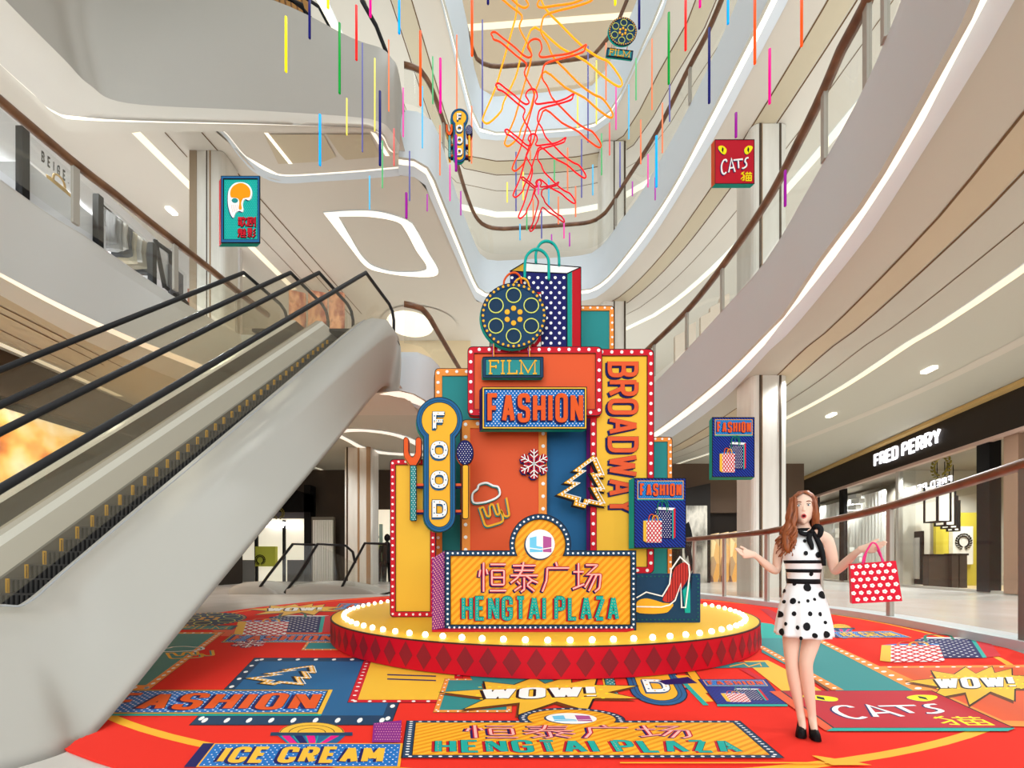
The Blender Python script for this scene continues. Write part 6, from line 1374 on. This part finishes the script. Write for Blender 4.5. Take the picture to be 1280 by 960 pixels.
HR = [(1.727, .012, .012, .02), (1.718, .045, .05, .055), (1.70, .064, .072, .078), (1.67, .077, .088, .094), (1.64, .0815, .094, .098), (1.61, .081, .095, .097), (1.585, .077, .095, .09), (1.56, .07, .095, .078), (1.54, .061, .096, .062), (1.522, .048, .096, .045), (1.508, .034, .093, .028), (1.499, .02, .086, .01), (1.495, .008, .076, -.03)]
def hsec(z):
    for a, b in zip(HR, HR[1:]):
        if b[0] <= z <= a[0]: t = (a[0]-z)/(a[0]-b[0]); return [a[i]+(b[i]-a[i])*t for i in (1, 2, 3)]
    return HR[-1][1:]
body = MB(); add_skin(body, skin(vs, es, rs, 2), SKIN)
body.grid([[wl((w*math.cos(a*math.pi/14), (f_ if math.sin(a*math.pi/14) < 0 else b_)*math.sin(a*math.pi/14), z)) for a in range(28)] for z, w, f_, b_ in HR], SKIN, True, True, True)
# hands: palm and five separate fingers each, rooted in the palm
def hand(w, dirx, palm_up, curl):
    w = Vector(w); fx = Vector((dirx*.93, -.3, .1)).normalized(); side = Vector((0, 0, 1)).cross(fx).normalized(); side = side if side.y < 0 else -side
    up = fx.cross(side); up = up if up.z > 0 else -up
    side, up = side*.8-up*.6, up*.8+side*.6
    palm = [w-fx*.035, w, w+fx*.035, w+fx*.062, w+fx*.085]
    add_skin(body, skin([tuple(p) for p in palm], [(0, 1), (1, 2), (2, 3), (3, 4)], [(.02, .022), (.019, .024), (.016, .036), (.014, .039), (.011, .035)], 2), SKIN)
    for k, (o, l) in enumerate(((-.028, .062), (-.010, .075), (.010, .07), (.027, .054))):
        b = w+fx*.072+side*o; c = curl*(1+.15*k); p1 = b+fx*l*.45+up*(.004+.3*l*c)*1; p2 = p1+fx*l*.32*(1-.3*abs(c))+up*l*c*.35; p3 = p2+fx*l*.28*(1-.6*abs(c))+up*l*c*.5
        add_skin(body, skin([tuple(q) for q in (b, p1, p2, p3)], [(0, 1), (1, 2), (2, 3)], [.0095, .0088, .008, .0068], 1), SKIN)
    b = w+fx*.03-side*.026; add_skin(body, skin([tuple(q) for q in (b, b+fx*.025-side*.024+up*.006, b+fx*.05-side*.034+up*.012, b+fx*.068-side*.036+up*.016)], [(0, 1), (1, 2), (2, 3)], [.0125, .011, .0095, .0075], 1), SKIN)
hand(wp(940, 699, -.175), -1, True, .28)
hand(wp(1068, 694, -.17), 1, True, .2)
# ears, nose
def q3(x, y, z): return wl((x, y, z))
for sg in (-1, 1): body.ball(q3(sg*.079, .0, 1.605), .018, SKIN, 8, 6, (.5, .7, 1.4))
rows = []
for z, w, d in ((1.634, .008, .002), (1.615, .009, .008), (1.600, .011, .015), (1.590, .014, .018), (1.583, .012, .012), (1.578, .008, .003)):
    rows.append([q3(w*math.cos(a*math.pi/6), -.09-d*max(0, math.sin(a*math.pi/6)), z) for a in range(7)])
body.grid(rows, SKIN)
body.build('body', woman)
# face
def facey(x, z): w, f_, b_ = hsec(z); return -f_*math.sqrt(max(.05, 1-(x/w)**2))
EW = mat('eye_white', (244, 242, 240), .3); EI = mat('eye_iris', (96, 112, 120), .3)
for sg in (-1, 1):
    mb = MB(); x = sg*.033; y = facey(x, 1.625)+.006
    c = q3(x, y, 1.625); mb.ball(c, .0135, EW, 10, 8, (1.15*SXW, .8, .68)); f = q3(x, y-.0088, 1.625); mb.ball(f, .0066, EI, 8, 6, (1, .5, 1)); mb.ball(q3(x, y-.0115, 1.625), .0034, BLACK, 8, 6, (1, .5, 1)); mb.build('eye', woman)
mb = MB(); BRO = mat('brow_brown', (128, 66, 34), .7)
for sg in (-1, 1): mb.tube([q3(sg*(.017+.009*k), facey(sg*(.017+.009*k), 1.65)-.001, 1.648+.006*math.sin(math.pi*k/4*.9)) for k in range(5)], .003, BRO, 6, rr=[.0028, .0036, .0034, .0028, .0016]); 
for sg in (-1, 1): mb.tube([q3(sg*(.019+.007*k), facey(sg*(.019+.007*k), 1.63)-.004, 1.632+.006*math.sin(math.pi*k/4)) for k in range(5)], .0016, BLACK, 5)
mb.build('eyebrows', woman)
mb = MB(); LIP = mat('lips', (206, 84, 84), .4)
mb.tube([q3(.0135*math.cos(a*math.pi/8), facey(.0135*math.cos(a*math.pi/8), 1.548)-.001, 1.548+.0125*math.sin(a*math.pi/8)) for a in range(16)], .0042, LIP, 6, closed=True)
mb.ball(q3(0, -.0935, 1.548), .0115, mat('mouth_dark', (70, 18, 20), .6), 8, 6, (1, .5, .8)); mb.build('mouth', woman)
# hair: cap and long wavy locks
mb = MB(); rows = []
for i in range(13):
    z = 1.742-.142*(i/12)**1.25; w, f_, b_ = hsec(min(z, 1.726)-.006 if z > 1.62 else z); o = .012; th = max(0, min(1, (1.712-z)/.05))**.7*64
    if i == 0: w = f_ = b_ = .004; o = 0
    elif i == 1: w, f_, b_ = .03, .035, .04
    rows.append([wl(((w+o)*math.cos(math.radians(270+th+(360-2*th)*k/30)), ((f_ if math.sin(math.radians(270+th+(360-2*th)*k/30)) < 0 else b_)+o)*math.sin(math.radians(270+th+(360-2*th)*k/30)), z)) for k in range(31)])
mb.grid(rows, HAIR)
random.seed(11)
def lock(x0, y0, z0, x1, y1, z1, r, ph, amp=.014):
    pts = []; rr = []
    for k in range(28):
        u = k/27; w = amp*min(1, u*1.5)*math.sin(ph+u*u*13)
        pts.append(q3(x0+(x1-x0)*u**1.3+w, y0+(y1-y0)*u+amp*min(1, u*1.5)*.6*math.cos(ph+u*u*13), z0+(z1-z0)*u)); rr.append(r*(.75+.5*math.sin(math.pi*min(1, u*1.1))*1.0)*(1 if u < .9 else .55))
    mb.tube(pts, r, HAIR, 6, rr=rr)
def mass(sec):     # solid hair volume under the locks
    mb.grid([[q3(x+rx*math.cos(a*math.pi/7), y+ry*math.sin(a*math.pi/7), z) for a in range(14)] for x, y, z, rx, ry in sec], HAIR, True, True, True)
mass([(-.05, .01, 1.705, .012, .03), (-.074, .0, 1.67, .022, .06), (-.086, -.01, 1.62, .024, .07), (-.095, -.03, 1.54, .03, .06), (-.11, -.06, 1.45, .042, .05), (-.118, -.085, 1.38, .044, .035), (-.115, -.1, 1.33, .03, .022), (-.11, -.105, 1.29, .012, .01)])
mass([(.05, .01, 1.705, .012, .03), (.072, .01, 1.67, .02, .06), (.082, .0, 1.62, .022, .07), (.085, .01, 1.54, .032, .07), (.088, .03, 1.48, .03, .05), (.085, .05, 1.45, .015, .025)])
mass([(0, .07, 1.66, .07, .05), (0, .085, 1.56, .085, .045), (0, .095, 1.44, .09, .035), (-.02, .105, 1.34, .06, .02)])
for k in range(44):        # long side in front of the viewer's left shoulder
    u = k/43; lock(-.052-.042*math.sin(u*3), -.07+.105*u, 1.695-.05*random.random(), -.065-.12*u-.02*random.random(), -.14+.06*u+.02*random.random(), 1.26+.13*random.random(), .0095, u*5+random.random()*1.2)
for k in range(22):        # shorter side swept behind the other shoulder
    u = k/21; lock(.054+.036*math.sin(u*3), -.064+.12*u, 1.695-.05*random.random(), .09+.02*random.random(), -.02+.08*u, 1.46+.05*random.random(), .0095, u*5+random.random(), .008)
for k in range(12): u = k/11; lock(-.08+.16*u, .1, 1.62, -.1+.2*u, .11, 1.32, .014, random.random()*6, .01)
mb.build('hair', woman)
# dress
DW = mat('dress_white', (250, 250, 250), .6); DB = mat('dress_black', (22, 20, 22), .6)
def dsec(z):
    K = [(1.452, .056, .058, .01), (1.425, .085, .075, .006), (1.38, .122, .1, 0), (1.32, .146, .122, -.01), (1.27, .15, .132, -.012), (1.2, .132, .112, -.008), (1.12, .114, .098, 0), (1.07, .118, .102, 0), (1.02, .142, .122, 0), (.9, .178, .158, 0), (.78, .2, .182, 0), (.70, .208, .192, 0)]
    for a, b in zip(K, K[1:]):
        if b[0] <= z <= a[0]:
            t = (a[0]-z)/(a[0]-b[0]); return [a[i]+(b[i]-a[i])*t for i in (1, 2, 3)]
    return K[-1][1:] if z < .7 else K[0][1:]
def dpt(an, z, o=0):
    rx, ry, cy = dsec(z); fl = max(0, (1.06-z)/.36); w = 1+.055*fl*math.sin(an*11+.6)+.02*fl*math.sin(an*5)
    return q3((rx+o)*w*math.cos(an), cy+(ry+o)*w*math.sin(an), z)
mb = MB(); zs = [1.452, 1.438, 1.42, 1.395, 1.36, 1.32, 1.29, 1.26, 1.22, 1.18, 1.14, 1.1, 1.07, 1.04, 1.0, .95, .9, .85, .8, .75, .72, .70]
mb.grid([[dpt(2*math.pi*j/72, z) for j in range(72)] for z in zs]+[[dpt(2*math.pi*j/72, .705, -.012) for j in range(72)]], DW, True, True); dressmb = mb
mb = MB()
for z0, z1 in ((1.216, 1.238), (1.152, 1.176), (1.072, 1.106)):
    mb.grid([[dpt(2*math.pi*j/72, z, o) for j in range(72)] for z, o in ((z1, .001), (z1, .0035), (z0, .0035), (z0, .001))], DB, True, True)
mb.build('waist_bands', woman)
mb = dressmb
def spot_on(px, py, r):
    z = (921-py)*.00577; x = (px-1004)*.00577; rx, ry, cy = dsec(z); an = -math.acos(max(-.97, min(.97, x/rx)))
    cen = dpt(an, z, .004); ring = []
    for k in range(14):
        t = 2*math.pi*k/14; ring.append(dpt(an+r*math.cos(t)/max(.05, rx)/max(.35, abs(math.sin(an))), z+r*1.1*math.sin(t), .004))
    for k in range(14): mb.face([cen, ring[k], ring[(k+1) % 14]], DB, True)
for px, py, r in ((1006, 698, .015), (1021, 700, .02), (1012.6, 723, .014), (1005, 683, .012), (1008, 739, .026), (1026, 748, .024), (993, 735, .014), (991, 756, .02), (980, 758, .012), (1008.5, 755, .011), (1016, 753, .01), (975, 745, .014), (974, 774, .022), (992, 771, .015), (1011, 770, .015), (1022, 770, .014), (983, 784, .012), (1007, 785, .026), (1029, 780, .011), (977, 795, .024), (996, 787, .014), (1016, 795, .016), (1030, 794, .022), (1000, 799, .012), (998, 757, .008)): spot_on(px, py, r)
mb.build('dress', woman)
# bow and neckband
mb = MB(); mb.grid([[q3(.060*math.cos(a*math.pi/12), .008+.062*math.sin(a*math.pi/12), z) for a in range(24)] for z in (1.432, 1.45, 1.468)], DB, True, True)
def strip(pts, wd):
    W3 = crom([Vector((w, 0, 0)) for w in wd], 4); wd = [v.x for v in W3]; L1 = crom([q3(*p) for p in pts], 4); rows = []
    for i, p in enumerate(L1):
        t = (L1[min(i+1, len(L1)-1)]-L1[max(i-1, 0)]).normalized(); v = t.cross(Vector((math.sin(WA), math.cos(WA), 0))).normalized()*wd[i]; n = t.cross(v).normalized()*.006
        rows.append([p-v-n, p+v-n, p+v+n, p-v+n])
    mb.grid(rows, DB, True, True, True)
strip([(.055, -.075, 1.445), (.085, -.1, 1.475), (.115, -.1, 1.45), (.10, -.1, 1.40), (.06, -.09, 1.42)], [.01, .016, .017, .014, .01]); strip([(.05, -.08, 1.44), (.02, -.1, 1.42), (-.02, -.105, 1.43), (-.03, -.095, 1.45)], [.012, .016, .014, .01])
strip([(.05, -.085, 1.44), (.035, -.115, 1.39), (.05, -.135, 1.34), (.055, -.14, 1.31)], [.012, .016, .014, .008]); strip([(.06, -.08, 1.44), (.10, -.11, 1.36), (.125, -.115, 1.28), (.135, -.11, 1.2)], [.012, .016, .015, .011])
mb.ball(q3(.055, -.09, 1.44), .016, DB, 8, 6); mb.build('neck_bow', woman)
# shoes: black platform pumps
for nm, cx, ang in (('shoe', -.012, -.08), ('shoe', .068, .12)):
    mb = MB(); rows = []
    for k, (y, w, zt) in enumerate(((.055, .02, .098), (.04, .028, .105), (.0, .031, .078), (-.04, .036, .064), (-.085, .042, .064), (-.125, .036, .06), (-.145, .016, .05))):
        x = cx+ang*(-y); zb_ = .078 if y > .03 else .06 if y > -.02 else .03 if y > -.06 else 0.0
        rows.append([q3(x+w*math.cos(a*math.pi/6), y, zb_+(zt-zb_)*max(0, math.sin(a*math.pi/6))) for a in range(7)]+[q3(x-w*.9, y, zb_), q3(x+w*.9, y, zb_)])
    mb.grid(rows, BLACK, True, True, True)
    mb.tube([q3(cx-ang*.045, .05, .09), q3(cx-ang*.04, .045, .05), q3(cx-ang*.04, .042, -.016)], .012, BLACK, 8, rr=[.02, .012, .01]); mb.build(nm, woman)
# carrier bag hanging from her hand
BR_ = mat('bag_red', (222, 18, 48), .45); HPK = mat('bag_handle_pink', (240, 60, 130), .5)
bq = [wp(1054, 711, -.24), wp(1099, 707.5, -.24), wp(1105, 750, -.24), wp(1055.5, 755, -.24)]
bag = thing('shopping_bag', 'red shopping bag with white flower dots and pink handles in the woman\'s hand', 'bag', wl(((bq[2][0]+bq[3][0])/2, -.2, bq[3][2])))
fq = [wl(p) for p in bq]; bk_ = [wl((p[0], p[1]+.1, p[2])) for p in bq]
mb = MB(); mb.face([fq[0], fq[1], fq[2], fq[3]], BR_); mb.face(bk_[::-1], BR_); mb.face([fq[0], fq[3], bk_[3], bk_[0]], BR_); mb.face([fq[1], bk_[1], bk_[2], fq[2]], BR_); mb.face([fq[3], fq[2], bk_[2], bk_[3]], BR_); nn = (fq[1]-fq[0]).cross(fq[3]-fq[0]).normalized(); nn = nn if nn.y < 0 else -nn
for r in range(6):
    for c in range(6):
        u = (c+.25+(r % 2)*.5)/6.2; v = (r+.5)/6.1
        if u > .97: continue
        cc_ = fq[0].lerp(fq[1], u).lerp(fq[3].lerp(fq[2], u), v)+nn*.002; ux = (fq[1]-fq[0]).normalized(); uz = nn.cross(ux)
        mb.face([cc_+ux*(.0115*(1+.12*math.cos(5*a*math.pi/10)))*math.cos(a*math.pi/10)+uz*(.0125*(1+.12*math.cos(5*a*math.pi/10)))*math.sin(a*math.pi/10) for a in range(20)], cWHT); mb.face([cc_+nn*.001+ux*.003*math.cos(a*math.pi/4)+uz*.003*math.sin(a*math.pi/4) for a in range(8)], mat('flower_heart', (190, 180, 120), .6))
mb.build('bag_body', bag)
for y, pts in ((-.24, [(1066, 711), (1068, 702), (1073, 692), (1076, 688), (1080, 690), (1084, 700), (1086, 709)]), (-.15, [(1070, 711), (1072, 700), (1075, 690), (1078, 688), (1082, 692), (1087, 702), (1090, 708)])):
    mb = MB(); mb.tube(crom([wl(wp(px, py, y if 0 < i < 6 and False else y)) for i, (px, py) in enumerate(pts)], 4), .0055, HPK, 6); mb.build('handle', bag)
